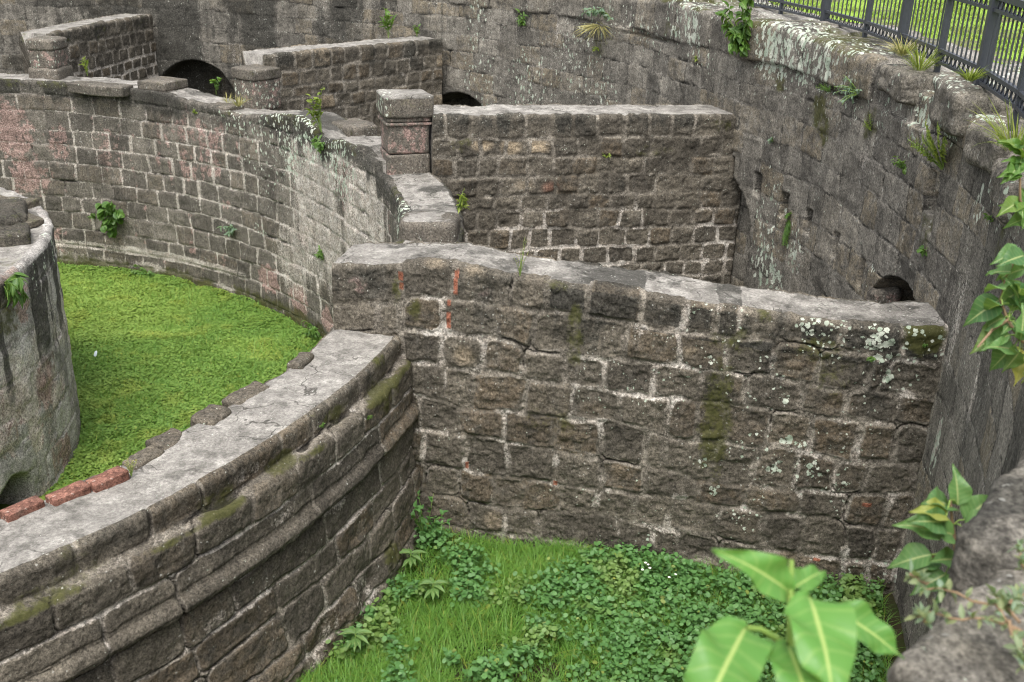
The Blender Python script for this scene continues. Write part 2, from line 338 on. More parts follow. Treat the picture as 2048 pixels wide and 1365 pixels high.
def build(name, B, front_nrm, reg, lays, Us, Vs, sty, feats, mat, parent=None, base=None, capw=(0.02, 0.14), top_rough=0.02, cap_on=True, recess=None, flip=False, seed=1, closed=False, extra_h=None, caps=True):
    """displaced masonry sheet. lays: {region: Lay}; feats(X, info) -> dict of masks"""
    N = surf_normals(B)
    if (N[:, 2, :2]*front_nrm).sum(-1).mean() < 0: N = -N; flip = True
    sh = B.shape[:2]; X = B
    H = np.zeros(sh); ST = np.ones(sh); CR = np.zeros(sh); R1 = np.zeros(sh); R2 = np.zeros(sh); R3 = np.zeros(sh); CAP = np.zeros(sh); DX = np.ones(sh); DY = np.ones(sh)
    KK = np.zeros(sh, int); JJ = np.zeros(sh, int)
    for rg, cols in ((0, reg <= 1), (2, reg == 2)):
        if not cols.any(): continue
        L = lays.get(rg, lays[0])
        x = X[:, cols]; wp_ = sty.get('warp', 0.03); u = Us[:, cols]+wp_*(fbm(x, 3.5, 3, seed+40)-0.5)*2; v = Vs[:, cols]+wp_*0.85*(fbm(x, 4.5, 3, seed+60)-0.5)*2
        q = L(u, v, sty.get('rad', 0.06)); h, st, cr = relief(q, x, **{k: w for k, w in sty.items() if k in ('half', 'soft', 'bev', 'amp', 'off', 'rough', 'crackp', 'mort_h', 'fine', 'fray')}, seed=seed)
        H[:, cols] = h; ST[:, cols] = st; CR[:, cols] = cr; R1[:, cols] = q['rn'][0]; R2[:, cols] = q['rn'][1]; R3[:, cols] = q['rn'][2]
        KK[:, cols] = q['k']; JJ[:, cols] = q['j']; DX[:, cols] = q['dx']; DY[:, cols] = q['dy']
        if rg == 0 and cap_on:
            t = reg == 1; o = np.hypot(*(np.moveaxis(X[:, t, :2]-X[:, :1, :2], -1, 0)))
            w = capw[0]+(capw[1]-capw[0])*hrand(JJ[:, t], KK[:, t]+50, KK[:, t]*0+seed)+0.05*(fbm(X[:, t], 6, 3, seed+80)-0.5)
            c = sstep(0, 0.025, o-w); CAP[:, t] = c
            ht = (fbm(X[:, t], 3, 4, seed+90)-0.5)*top_rough*2+(fbm(X[:, t], 22, 3, seed+91)-0.5)*0.012
            H[:, t] = H[:, t]*(1-c)+(ht-0.004)*c; ST[:, t] = np.maximum(ST[:, t], c); CR[:, t] *= (1-c)
    inf = dict(X=X, U=Us, V=Vs, reg=np.broadcast_to(reg, sh), k=KK, j=JJ, st=ST, cap=CAP, r1=R1, r2=R2, r3=R3, H=H, cr=CR, dx=DX, dy=DY)
    f = dict(moss=0, lich=0, plas=0, wash=0, stain=0, brick=0, pale=0, crack=CR*0.9, hue=sstep(0.62, 0.95, R2)*0.8, rnd=R1)
    f.update(feats(X, inf))
    if extra_h is not None: H = H+extra_h(X, inf)
    P = B+N*H[..., None]
    if recess is not None: P = recess(P, inf, f)
    A = dict(ma=pack(sh, f.get('stone', ST), f['rnd'], f['hue'], CAP*(1-np.clip(f.get('nocap', 0), 0, 1))), mb=pack(sh, f['moss'], f['lich'], f['plas'], f['wash']), mc=pack(sh, f['stain'], f['brick'], f['pale'], f['crack']))
    Q = grid_quads(sh[0], sh[1], closed)
    if flip: Q = Q[:, ::-1]
    V = P.reshape(-1, 3)
    if not closed and caps:                                    # close both ends
        T = []
        for e, row in ((0, 0), (1, sh[0]-1)):
            c = len(V); V = np.concatenate([V, P[row].mean(0)[None]]); i = row*sh[1]+np.arange(sh[1])
            t = np.stack([np.full(sh[1], c), i, np.roll(i, -1)], -1); T.append(t if (e == 0) != flip else t[:, ::-1])
            for k in A: A[k] = np.concatenate([A[k], A[k].reshape(-1, 4)[i].mean(0)[None]])
        return mesh_np(name, V, Q, np.concatenate(T), A, [mat]), P
    return mesh_np(name, V, Q, None, A, [mat]), P

def straight(p0, p1, step):
    p0 = np.array(p0); p1 = np.array(p1); L = np.hypot(*(p1-p0)); ns = int(L/step)+2; t = np.linspace(0, 1, ns)
    d = (p1-p0)/L; n = np.array([d[1], -d[0]])
    return p0+(p1-p0)*t[:, None], np.broadcast_to(n, (ns, 2)), t*L, d, L

# ================================================================== front radial wall, traced course by course
W1A = np.array([-0.74, 8.05]); W1B = np.array([3.36, 7.28])
d1 = (W1B-W1A)/np.hypot(*(W1B-W1A)); W1S = W1A-d1*0.80; W1E = W1B+d1*0.12
xy, nr, u, _, L1 = straight(W1S, W1E, 0.0095)
def w1(px, py):
    P = onplane(px, py, W1A, W1B); return (P[:2]-W1S)@d1, P[2], P
def pline(pts):
    q = np.array([w1(*p)[:2] for p in pts]); return lambda U, q=q: np.interp(U, q[:, 0], q[:, 1])
CB = [[(675, 530), (905, 526), (1030, 556), (1280, 587), (1480, 620), (1670, 646), (1780, 658), (1890, 655)],
      [(675, 608), (800, 606), (825, 590), (900, 594), (1020, 612), (1170, 628), (1280, 648), (1420, 672), (1560, 684), (1680, 698), (1780, 714), (1890, 735)],
      [(675, 668), (810, 655), (900, 667), (1000, 678), (1070, 700), (1150, 710), (1350, 728), (1450, 740), (1560, 755), (1680, 778), (1800, 784), (1880, 800)],
      [(675, 718), (810, 722), (890, 730), (960, 745), (1000, 748), (1200, 780), (1400, 800), (1600, 826), (1700, 840), (1870, 855)],
      [(675, 770), (820, 786), (890, 800), (930, 814), (1050, 826), (1230, 842), (1350, 873), (1450, 885), (1600, 898), (1700, 924), (1850, 930)],
      [(675, 840), (840, 860), (1000, 880), (1100, 895), (1200, 920), (1300, 932), (1390, 956), (1490, 972), (1600, 978), (1700, 990), (1840, 985)],
      [(675, 900), (850, 925), (1000, 950), (1200, 976), (1390, 1000), (1490, 1018), (1600, 1028), (1700, 1045), (1820, 1060)],
      [(675, 960), (860, 987), (1000, 1014), (1100, 1020), (1200, 1032), (1350, 1060), (1500, 1086), (1600, 1106), (1800, 1130)],
      [(675, 1020), (860, 1046), (930, 1056), (1080, 1076), (1160, 1090), (1250, 1106), (1400, 1118), (1500, 1140), (1600, 1163), (1790, 1180)],
      [(675, 1080), (860, 1110), (1150, 1155), (1300, 1170), (1440, 1200), (1800, 1250)]]
CJ = [[675, 803, 912, 1022, 1096, 1180, 1280, 1370, 1432, 1480, 1563, 1685, 1803, 1890],
      [675, 753, 803, 890, 992, 1068, 1154, 1253, 1360, 1450, 1546, 1635, 1738, 1775, 1880],
      [675, 808, 886, 965, 1050, 1130, 1213, 1308, 1397, 1488, 1600, 1690, 1788, 1870],
      [675, 815, 888, 953, 1055, 1141, 1242, 1337, 1396, 1450, 1535, 1620, 1714, 1790, 1860],
      [675, 838, 921, 1010, 1107, 1198, 1295, 1328, 1428, 1512, 1594, 1667, 1726, 1820],
      [675, 848, 934, 1018, 1110, 1199, 1292, 1391, 1484, 1594, 1689, 1772, 1820],
      [675, 852, 920, 987, 1050, 1122, 1190, 1270, 1342, 1433, 1521, 1602, 1690, 1747, 1800],
      [675, 858, 935, 1013, 1080, 1155, 1232, 1306, 1360, 1437, 1515, 1578, 1676, 1730, 1785],
      [675, 862, 940, 1010, 1080, 1155, 1226, 1296, 1360, 1437, 1515, 1600, 1680, 1770],
      [675, 862, 950, 1050, 1150, 1260, 1370, 1480, 1590, 1700, 1800]]
bfs = [pline(b) for b in CB]
top1 = lambda U: bfs[0](U)
bounds = [-9.0]+[b for b in bfs[::-1][:-1]]+[9.0]
joints = []
for k, J in enumerate(CJ):
    ym = [np.interp(x, [p[0] for p in CB[k]], [p[1] for p in CB[k]])+35 for x in J]
    a = np.array([w1(x, y)[0] for x, y in zip(J, ym)]); a[0] = -0.3; a = np.append(a[:-1], [a[-1], L1+0.4])
    joints.append(np.sort(a))
lay1 = Lay(bounds, joints[::-1], 3)
ns = len(u); o, z, reg = section(ns, -5.55, top1(u), 0.60, 300, 46, 70, -5.4, 0.05)
V = pathlen(o, z, reg); B = sheet_base(xy, nr, o, z); U = np.broadcast_to(u[:, None], o.shape)
def W1P(px, py): return w1(px, py)[2]
rub = dict(half=0.0095, soft=0.042, bev=0.036, amp=0.013, off=0.024, rough=0.020, crackp=0.24, rad=0.055, mort_h=0.004, fine=0.012, fray=0.010, warp=0.042)
BR1 = [(802, 552, 5, 9), (803, 572, 4, 7), (914, 548, 5, 8), (912, 572, 5, 17), (899, 605, 4, 6), (898, 640, 5, 18), (934, 930, 3, 8), (1111, 965, 4, 5), (1733, 1008, 8, 4), (1633, 1117, 6, 3)]
def feats1(X, I):
    top = I['reg'] == 1; V = I['V']; dtop = top1(I['U'])-V
    big = fbm(X, 1.1, 3, 77); md = fbm(X, 3.0, 4, 78)
    r = I['U']/L1
    stain = np.where(dtop < 0.30, 0.62*sstep(0.30, 0.42, r)+0.22, 0)*(1-0.6*top)*(0.5+md)+0.45*(I['r3'] > 0.68)*(0.4+md)
    stain = np.maximum(stain, sstep(0.52, 0.9, r)*sstep(0.75, 0.1, dtop)*0.42*(0.5+md))
    stain = np.maximum(stain, spots(X, [(W1P(1440, 780), 0.30, 0.72, 1.4), (W1P(1420, 900), 0.2, 0.6, 1.6), (W1P(1850, 700), 0.22, 0.75, 1.2), (W1P(1130, 670), 0.3, 0.6, 0.6), (W1P(1230, 690), 0.3, 0.5, 0.6), (W1P(1150, 940), 0.22, 0.5, 0.6), (W1P(1250, 960), 0.2, 0.5, 0.5), (W1P(960, 850), 0.16, 0.42, 0.8), (W1P(1640, 940), 0.2, 0.45, 0.8), (W1P(1540, 800), 0.2, 0.5, 0.7), (W1P(1740, 760), 0.4, 0.45, 0.4), (W1P(1740, 830), 0.25, 0.3, 1), (W1P(1400, 660), 0.35, 0.3, 0.5)]))
    stain = 0.85*stain*(0.35+0.65*I['st'])
    moss = spots(X, [(W1P(1850, 670), 0.24, 0.85, 1.1), (W1P(1150, 640), 0.1, 0.62, 2.4), (W1P(795, 580), 0.09, 0.6, 2.4),
                      (W1P(828, 620), 0.12, 0.55, 1.5), (W1P(1480, 680), 0.4, 0.45, 0.5), (W1P(1640, 700), 0.35, 0.5, 0.5), (W1P(1440, 1130), 0.3, 0.42, 0.3), (W1P(1110, 575), 0.2, 0.4, 0.5), (W1P(1530, 635), 0.16, 0.55, 0.8), (W1P(1700, 1160), 0.25, 0.4, 0.4), (W1P(1120, 845), 0.35, 0.33, 0.2)])
    lich = spots(X, [(W1P(1760, 690), 0.18, 1.0, 1.5), (W1P(1690, 660), 0.13, 0.75, 1), (W1P(1630, 655), 0.22, 0.62, 0.7), (W1P(1640, 700), 0.32, 0.42, 0.6), (W1P(1422, 720), 0.055, 0.9, 1.2), (W1P(1775, 760), 0.08, 0.8, 1.6), (W1P(1575, 800), 0.07, 1, 1.3),
                      (W1P(1570, 880), 0.10, 1.0, 1.2), (W1P(1605, 888), 0.06, 0.9, 1), (W1P(1545, 930), 0.12, 0.7, 1.2), (W1P(1625, 935), 0.14, 0.75, 1.2), (W1P(1400, 920), 0.1, 0.7, 1.3), (W1P(1430, 980), 0.1, 0.8, 1), (W1P(1525, 990), 0.06, 0.8, 1), (W1P(1405, 1170), 0.06, 0.9, 1.5), (W1P(1690, 970), 0.08, 0.7, 1), (W1P(1270, 955), 0.06, 0.6, 1), (W1P(1395, 640), 0.2, 0.35, 1), (W1P(1500, 900), 0.55, 0.3, 0.6)])
    lich = np.maximum(lich*1.45, (0.10+0.46*r*sstep(0.44, 0.60, md)))
    moss = np.maximum(moss, spots(X, [(W1P(1432, 840), 0.22, 0.62, 4.0), (W1P(1150, 680), 0.12, 0.5, 4.0), (W1P(1660, 760), 0.3, 0.38, 1.5), (W1P(1100, 840), 0.5, 0.33, 0.5)]))*(0.55+0.9*md)*1.15
    wash = (1-I['st'])*(0.06+0.60*sstep(0.40, 0.66, md))+spots(X, [(W1P(890, 660), 0.16, 0.75, 0.5), (W1P(800, 740), 0.10, 0.5, 3.5), (W1P(1370, 640), 0.15, 0.75, 1.3), (W1P(1280, 660), 0.12, 0.7, 0.8), (W1P(1590, 1028), 0.13, 0.9, 0.5), (W1P(930, 925), 0.08, 0.8, 1.2), (W1P(1110, 920), 0.09, 0.8, 1.3), (W1P(1360, 990), 0.12, 0.8, 0.5), (W1P(1640, 1112), 0.2, 0.85, 0.3), (W1P(1690, 1100), 0.08, 0.85, 1.2), (W1P(1780, 1130), 0.10, 0.7, 2.6), (W1P(835, 900), 0.09, 0.6, 3.2), (W1P(1820, 760), 0.3, 0.45, 1.1), (W1P(1790, 1000), 0.14, 0.6, 1.2), (W1P(1330, 840), 0.3, 0.4, 1.0), (W1P(1270, 780), 0.25, 0.36, 1), (W1P(1080, 900), 0.3, 0.25, 0.7)])*(1-0.35*I['st'])
    brick = np.zeros(X.shape[:2])
    for bx, by, hw, hh in BR1:
        c = W1P(bx, by); e = np.maximum(np.abs((X[..., :2]-c[:2])@d1)/(hw/238.), np.abs(X[..., 2]-c[2])/(hh/238.))
        brick = np.maximum(brick, sstep(1.15, 0.85, e+0.25*(md-0.5)))
    brick = brick*(I['reg'] == 0)
    pale = spots(X, [(W1P(930, 710), 0.13, 0.65, 1.0), (W1P(990, 1040), 0.14, 0.45, 1), (W1P(1475, 770), 0.12, 0.3, 0.6), (W1P(1380, 700), 0.09, 0.4, .6), (W1P(950, 545), 0.16, 0.3, 0.4), (W1P(870, 530), 0.13, 0.3, 0.4)])*I['st']
    plas = spots(X, [(W1P(715, 570), 0.2, 0.50, 0.8), (W1P(965, 580), 0.16, 0.34, 0.8), (W1P(690, 635), 0.1, 0.45, 0.8)])
    hue = np.clip(sstep(0.55, 0.95, I['r2'])*0.8+spots(X, [(W1P(1660, 800), 0.3, 0.9, 0.6), (W1P(1540, 1000), 0.22, 0.9, 0.5), (W1P(1190, 820), 0.18, 0.6, 0.6), (W1P(1600, 880), 0.4, 0.6, 0.7)]), 0, 1)
    hid = sstep(0.50, 0.60, fbm(X, 2.0, 4, 95))
    stone = np.maximum(I['st'], 0.55*hid*(1-np.clip(wash*1.2-0.3, 0, 1)))
    stain = np.maximum(stain, 0.55*sstep(0.54, 0.62, fbm(X*np.array([4.0, 4.0, 0.7]), 1.0, 4, 96))*sstep(1.9, 0.3, dtop))
    capn = spots(X, [(onz(1750, 640, -2.8), 0.18, 0.0, 1)])
    topst = np.where(top, 0.25*sstep(0.55, 0.75, big), 0)
    return dict(stain=np.maximum(stain, topst), moss=moss*np.where(top & (I['cap'] > .5), 0.3, 1), lich=lich*np.where(I['cap'] > .5, 0.4, 1), wash=np.clip(wash, 0, 1), brick=brick, pale=pale, plas=plas, hue=hue, stone=stone)
me, P1 = build('front_radial_wall', B, nr[:, :], reg, {0: lay1, 2: courses(-5.6, -2.6, 0.27, 0.33, 0, L1, 0.3, 0.45, 5)}, U, V, rub, feats1, M['rubble'], capw=(0.02, 0.12), top_rough=0.028, seed=2)
w1o = placed('radial_wall', me, (W1A[0]+d1[0]*2, W1A[1]+d1[1]*2, Z_DITCH))
tag(w1o, 'big front wall of rough blocks with red brick chips near its left corner', 'stone wall', 'straight walls between the ring and outer wall')

# ================================================================== other radial walls
def radial(name, p0, p1, zt, T, label, step, feats, seed, hb=(0.19, 0.25), wb=(0.24, 0.36), sty=None, slope=0.0, mat='rubble'):
    xy, nr, u, d, L = straight(p0, p1, step)
    ztop = zt+slope*u/L+0.02*(vnoise(np.stack([u*2, u*0, u*0], -1), 1, seed)-0.5)
    nA = int((zt+5.4)/step); o, z, reg = section(len(u), -5.4, ztop, T, nA, int(T/step*0.9), int(1.5/step/2)+8, -5.4, 0.04)
    V = pathlen(o, z, reg); B = sheet_base(xy, nr, o, z); U = np.broadcast_to(u[:, None], o.shape)
    lay = courses(-5.4, zt+0.35, hb[0], hb[1], 0, L, wb[0], wb[1], seed, 0.012, top=[0.35+hb[1]])
    st = dict(rub); st.update(sty or {})
    me, P = build(name, B, nr, reg, {0: lay}, U, V, st, lambda X, I: feats(X, I, ztop[:, None]-z, d, p0), M[mat], seed=seed, capw=(0.03, 0.10))
    c = (np.array(p0)+np.array(p1))/2
    return tag(placed('radial_wall', me, (c[0], c[1], Z_DITCH)), label, 'stone wall', 'straight walls between the ring and outer wall')
W2A = (-1.0, 11.94); W2B = (2.80, 12.69)
def W2P(px, py): return onplane(px, py, W2A, W2B)
def f2(X, I, dt, d, p0):
    ct = np.where(I['cap'] > .5, 0.35, 1)
    md = fbm(X, 2.5, 4, 178); low = sstep(0.9, 1.6, dt)
    stain = (0.30+0.3*sstep(0.3, 0.05, dt))*(md*1.3)+0.2*(I['r3'] > 0.7)
    stain = np.maximum(stain, spots(X, [(W2P(1290, 235), 0.7, 0.6, 0.35), (W2P(1060, 235), 0.5, 0.55, 0.4), (W2P(1250, 330), 0.6, 0.45, 0.6), (W2P(1390, 235), 0.3, 0.5, 0.5)]))
    pale = spots(X, [(W2P(965, 290), 0.17, 0.95, 0.6), (W2P(1022, 294), 0.17, 0.95, 0.8), (W2P(1077, 296), 0.17, 0.95, 0.8), (W2P(1050, 370), 0.16, 0.3, 0.6)])*I['st']
    stain = stain*(0.4+0.6*I['st'])*(1-np.clip(pale*1.5, 0, 1))
    wash = (1-I['st'])*(0.05+0.35*md+0.7*low*sstep(0.36, 0.6, md))
    red = spots(X, [(W2P(1100, 375), 0.15, 1.0, 0.75)])*I['st']
    hid = 0.6*sstep(0.48, 0.58, fbm(X, 1.8, 4, 195))*(1-0.6*low)
    return dict(stone=np.maximum(I['st'], hid), stain=stain*ct, pale=pale, wash=wash, lich=0.18, brick=red*0.35, plas=0, moss=spots(X, [(W2P(1300, 300), 0.5, 0.4, 0.3), (W2P(925, 290), 0.3, 0.45, 0.6), (W2P(1440, 250), 0.3, 0.45, 0.6)]))
radial('radial_wall', W2A, W2B, -2.27, 0.72, 'block wall butting the tall pillar, with three pale stones near its top', 0.015, f2, 21, sty=dict(half=0.010, soft=0.026, rad=0.045, bev=0.032, amp=0.014, fray=0.008, warp=0.034, off=0.02, crackp=0.15))
def f3(X, I, dt, d, p0):
    md = fbm(X, 2.0, 4, 278)
    return dict(stain=(0.3+0.35*sstep(0.35, 0.05, dt))*md*1.5*np.where(I['cap'] > .5, 0.4, 1)+0.2*(I['r3'] > 0.65), wash=(1-I['st'])*(0.12+0.35*md), lich=0.1, pale=0.5*(hrand(I['j'], I['k'], I['k']*0+4) > 0.93)*I['st'], moss=0.35*sstep(0.4, 0.0, dt)*md)
radial('radial_wall', (-3.86, 15.92), (-1.40, 18.60), -2.2, 0.62, 'block wall from the short lichen-spotted pillar to the outer wall, a leafy sprout on top', 0.022, f3, 31, sty=dict(half=0.007, rad=0.035, bev=0.03, amp=0.014, off=0.016, crackp=0.1, fray=0.005, warp=0.025))
W4A = (-7.78, 17.55); W4B = (-7.22, 21.6)
def f4(X, I, dt, d, p0):
    md = fbm(X, 2.0, 4, 378)
    return dict(stain=(0.15+0.5*sstep(0.45, 0.1, dt))*md*1.7*np.where(I['cap'] > .5, 0.4, 1), wash=(1-I['st'])*(0.3+0.6*sstep(0.3, 1.0, dt))+0.2*sstep(0.5, 1.0, dt)*md, lich=0.16*md, moss=0.55*sstep(0.6, 0.1, dt)*md)
radial('radial_wall', W4A, W4B, -2.2, 0.55, 'farthest stone wall at upper left with whitish mortar lines, beside the dark arched opening', 0.022, f4, 41, sty=dict(half=0.009, rad=0.035, bev=0.03, amp=0.014, off=0.016, fray=0.005, warp=0.025))

# ================================================================== ring wall
def arc_sheet(th, R, inward):
    xy = pol(th, R); rd = (xy-CC)/np.linalg.norm(xy-CC, axis=1, keepdims=True)
    return xy, (-rd if inward else rd)
ring = thing('ring_wall', tuple(pol(-20, 7.2))+(Z_DITCH,), 'long curved stone wall with a moulded band and pink plaster remains round the inner court', 'stone wall')
TOPPX = [(0, 160), (110, 164), (290, 180), (345, 194), (400, 208), (480, 230), (560, 232), (592, 236), (623, 253), (650, 285), (677, 280), (709, 297), (747, 320), (777, 347), (783, 363), (803, 401), (812, 430)]
RIN = lambda th: np.interp(th, [-9, 0, 5, 18, 26, 40], [7.02, 7.18, 7.18, 7.1, 6.93, 6.93])
tz = np.array([(th_of(P), P[2]) for P in (cyl(*p, 6.93 if p[0] < 715 else 7.08 if p[0] < 790 else 7.18) for p in TOPPX)]); tz = tz[np.argsort(tz[:, 0])]
def ring_top(th):
    z = np.interp(th, tz[:, 0], tz[:, 1])
    z = np.where((th > 1.5) & (th < 19.5), -2.95, z)
    return np.where(th < 0.5, -2.98, z)
th = np.arange(-9.0, 122, 0.17); xy, nr = arc_sheet(th, RIN(th), True)
uR = np.radians(th)*6.93
zt = ring_top(th)+0.035*(vnoise(np.stack([np.floor(uR*2.2), uR*0, uR*0], -1), 1.0, 5)-0.5)
o, z, reg = section(len(th), -6.1, zt, 0.62, 150, 30, 110, -5.45, 0.045)
V = pathlen(o, z, reg); B = sheet_base(xy, nr, o, z); U = np.broadcast_to(uR[:, None], o.shape)
layR = courses(-6.1, -2.2, 0.235, 0.30, -2, 16, 0.30, 0.50, 51, 0.010)
def RP(px, py): return cyl(px, py, 6.93)
def fR(X, I):
    md = fbm(X, 1.8, 4, 478); lo = fbm(X, 0.7, 3, 479); dt = zt[:, None]-X[..., 2]
    plas = spots(X, [(RP(20, 260), 0.75, 0.62, 1.2), (RP(60, 350), 0.65, 0.62, 1.0), (RP(120, 290), 0.4, 0.5, 1.6), (RP(220, 300), 0.5, 0.45, 1.5), (RP(330, 260), 0.7, 0.42, 0.7), (RP(540, 560), 0.5, 0.72, 0.8), (RP(600, 600), 0.45, 0.75, 1), (RP(655, 640), 0.35, 0.75, 1), (RP(690, 380), 0.6, 0.5, 1.6), (RP(745, 420), 0.5, 0.45, 1.8), (RP(120, 480), 0.35, 0.5, 1.2), (RP(430, 240), 0.6, 0.36, 0.5)])
    wash = (1-I['st'])*(0.35+0.4*md)+spots(X, [(RP(640, 420), 1.5, 0.74, 1.3), (RP(720, 450), 1.3, 0.78, 1.5), (RP(590, 520), 1.0, 0.62, 1.0), (RP(690, 350), 1.0, 0.55, 1), (RP(150, 515), 0.5, 0.7, 0.35), (RP(220, 525), 0.6, 0.75, 0.3), (RP(300, 535), 0.5, 0.75, 0.3), (RP(360, 550), 0.4, 0.6, 0.4), (RP(450, 580), 0.5, 0.6, 0.4), (RP(250, 300), 1.2, 0.22, 1.0), (RP(460, 400), 1.6, 0.30, 1)])
    stain = 0.55*sstep(0.38, 0.12, dt)*(0.5+md)*np.where(I['cap'] > .5, 0.25, 1)+0.16*lo+0.25*(I['r3'] > 0.75)*md+spots(X, [(RP(760, 330), 0.5, 0.4, 1), (RP(600, 240), 0.8, 0.35, 0.6), (RP(210, 380), 0.5, 0.35, 1.3)])
    lich = 0.08+spots(X, [(RP(590, 260), 1.7, 0.72, 0.5), (RP(580, 320), 0.5, 1.1, 0.8), (RP(680, 330), 1.0, 0.82, 0.8), (RP(770, 400), 0.8, 0.95, 1.5), (RP(480, 240), 1.0, 0.52, 0.5), (RP(540, 330), 1.3, 0.42, 0.7), (RP(620, 290), 0.5, 0.95, 0.8), (RP(520, 460), 0.25, 0.7, 1), (RP(430, 300), 0.8, 0.25, 1)])
    wash = wash+0.75*sstep(0.05, 0.0, I['dx'])*sstep(0.45, 0.62, fbm(X*np.array([2, 2, 0.8]), 1.0, 3, 482))
    thv = np.degrees(np.arctan2(X[..., 1]-CY, X[..., 0]-CX)); band = sstep(0.10, 0.05, np.abs(X[..., 2]-(Z_COURT+0.42)))*sstep(46, 60, thv); wash = np.maximum(wash, 0.95*band*(0.45+0.8*md))
    sk = fbm(X*np.array([3.0, 3.0, 0.5]), 1.0, 4, 484); plas = np.maximum(plas, 0.50*sstep(0.50, 0.62, sk)*sstep(0.42, 0.56, md)); wash = np.maximum(wash, 0.55*sstep(0.48, 0.36, sk)*sstep(0.40, 0.55, md)*(0.4+0.6*sstep(40, 25, thv))); stain = stain+0.35*sstep(0.52, 0.62, fbm(X*np.array([2.5, 2.5, 0.4]), 1.0, 4, 485))*sstep(1.9, 0.5, dt)
    plas = np.maximum(plas, 0.42*sstep(0.10, 0.0, I['dx'])*(fbm(X, 0.9, 3, 483) > 0.5))
    base = sstep(Z_COURT+0.42, Z_COURT+0.1, X[..., 2])
    moss = 0.8*base*sstep(0.40, 0.62, fbm(X, 2.2, 3, 480)+0.12)+0.45*sstep(0.25, 0.05, dt)*(md > 0.5)
    moss = np.maximum(moss, spots(X, [(RP(600, 640), 0.5, 0.8, 0.6), (RP(640, 660), 0.3, 0.8, 0.8), (RP(300, 545), 0.5, 0.7, 0.4)]))
    top = I['reg'] >= 1
    return dict(plas=np.where(top, 0, plas), wash=np.where(top, 0.0, np.clip(wash, 0, 1)*(1-0.0*md)), stain=stain, lich=np.where(I['cap'] > .5, .05, lich), moss=np.where(I['cap'] > .5, 0.15*moss, moss), hue=sstep(0.6, 0.95, I['r2'])*0.5)
ash = dict(half=0.004, soft=0.016, bev=0.025, amp=0.007, off=0.014, fray=0.003, warp=0.022, rough=0.014, crackp=0.25, rad=0.03, mort_h=-0.004, fine=0.004)
me, PR = build('far_ring', B, nr, reg, {0: layR, 2: courses(-5.6, -2.2, 0.25, 0.3, -2, 16, 0.3, 0.5, 52)}, U, V, ash, fR, M['ring'], seed=6, capw=(0.02, 0.12), top_rough=0.03)
placed('masonry', me, tuple(pol(60, 7.2))+(Z_DITCH,), ring)

th = np.arange(-80.0, -8.4, 0.079); xy, nr = arc_sheet(th, 7.5, False); uN = np.radians(th)*7.5
prof = [(-0.36, -5.7), (-0.27, -5.3), (-0.20, -5.05), (-0.16, -4.68), (-0.13, -4.60), (-0.12, -4.42), (-0.10, -4.20), (-0.075, -4.175), (-0.085, -4.165), (-0.120, -4.155), (-0.155, -4.135), (-0.170, -4.095), (-0.155, -4.055), (-0.118, -4.028), (-0.108, -4.0), (-0.115, -3.975), (-0.105, -3.90), (-0.10, -3.86), (-0.105, -3.83), (-0.105, -3.66), (-0.085, -3.625), (-0.04, -3.61), (-0.01, -3.60), (0.0, -3.58), (0.0, -3.455), (0.008, -3.432), (0.03, -3.42)]
prof = np.array(prof); sl = np.concatenate([[0], np.cumsum(np.hypot(*np.diff(prof, axis=0).T))]); sq = np.arange(0, sl[-1], 0.0085)
po = np.interp(sq, sl, prof[:, 0]); pz = np.interp(sq, sl, prof[:, 1]); nf = len(sq)
ot = np.linspace(0.055, 0.575, 56); oi = np.array([0.60, 0.615, 0.62]+[0.62]*26); zi = np.concatenate([[-3.43, -3.45, -3.48], np.linspace(-3.5, -6.0, 26)])
po = np.concatenate([po, ot, oi]); pz = np.concatenate([pz, np.full(56, -3.42), zi]); reg = np.array([0]*nf+[1]*56+[2]*29)
o = np.broadcast_to(po, (len(th), len(po))).copy(); z = np.broadcast_to(pz, o.shape).copy()
wv = 0.05*(vnoise(np.stack([uN*1.4, uN*0, uN*0], -1), 1.0, 66)-0.5); z += wv[:, None]*(reg > 0)
V = z.copy(); V[:, reg == 1] = -3.42+(o[:, reg == 1]-0.03)
B = sheet_base(xy, nr, o, z); U = np.broadcast_to(uN[:, None], o.shape)
def NP(px, py, R=7.55): return cyl(px, py, R, True)
def nj(pts, R): return [np.radians(th_of(NP(*p, R)))*7.5 for p in pts]
r_ = np.random.default_rng(5); ulo, uhi = uN[0], uN[-1]
def jm(pts, R, w0, w1):
    a = nj(pts, R); lo = rjoints(ulo, a[0]-0.5*w0, w0, w1, r_)[:-2]; return np.array(list(lo)+a+[uhi+0.6])
cop = jm([(0, 1200), (154, 1105), (302, 1054), (403, 989), (564, 883), (624, 830), (657, 804), (719, 751), (795, 700)], 7.5, 0.5, 0.8)
c2j = jm([(103, 1208), (260, 1119), (386, 1047), (499, 975), (594, 915), (669, 862), (727, 809), (783, 753)], 7.6, 0.4, 0.6)
moj = jm([(220, 1290), (365, 1195), (638, 1000), (770, 880)], 7.66, 0.7, 1.1)
c4j = jm([(225, 1345), (365, 1250), (465, 1180), (650, 1055), (760, 950)], 7.61, 0.45, 0.8)
bd = [-9., lambda U: -5.15+0.03*np.sin(U*3), lambda U: -4.93+0.02*np.sin(U*4+1), lambda U: -4.66+0.015*np.sin(U*3), lambda U: -4.43+0.015*np.sin(U*5+2), -4.18, -3.85, -3.605, 9.]
layN = Lay(bd, [rjoints(ulo, uhi, 0.3, 0.7, r_), rjoints(ulo, uhi, 0.35, 0.7, r_), rjoints(ulo, uhi, 0.4, 0.7, r_), rjoints(ulo, uhi, 0.4, 0.75, r_), c4j, moj, c2j, cop], 61)
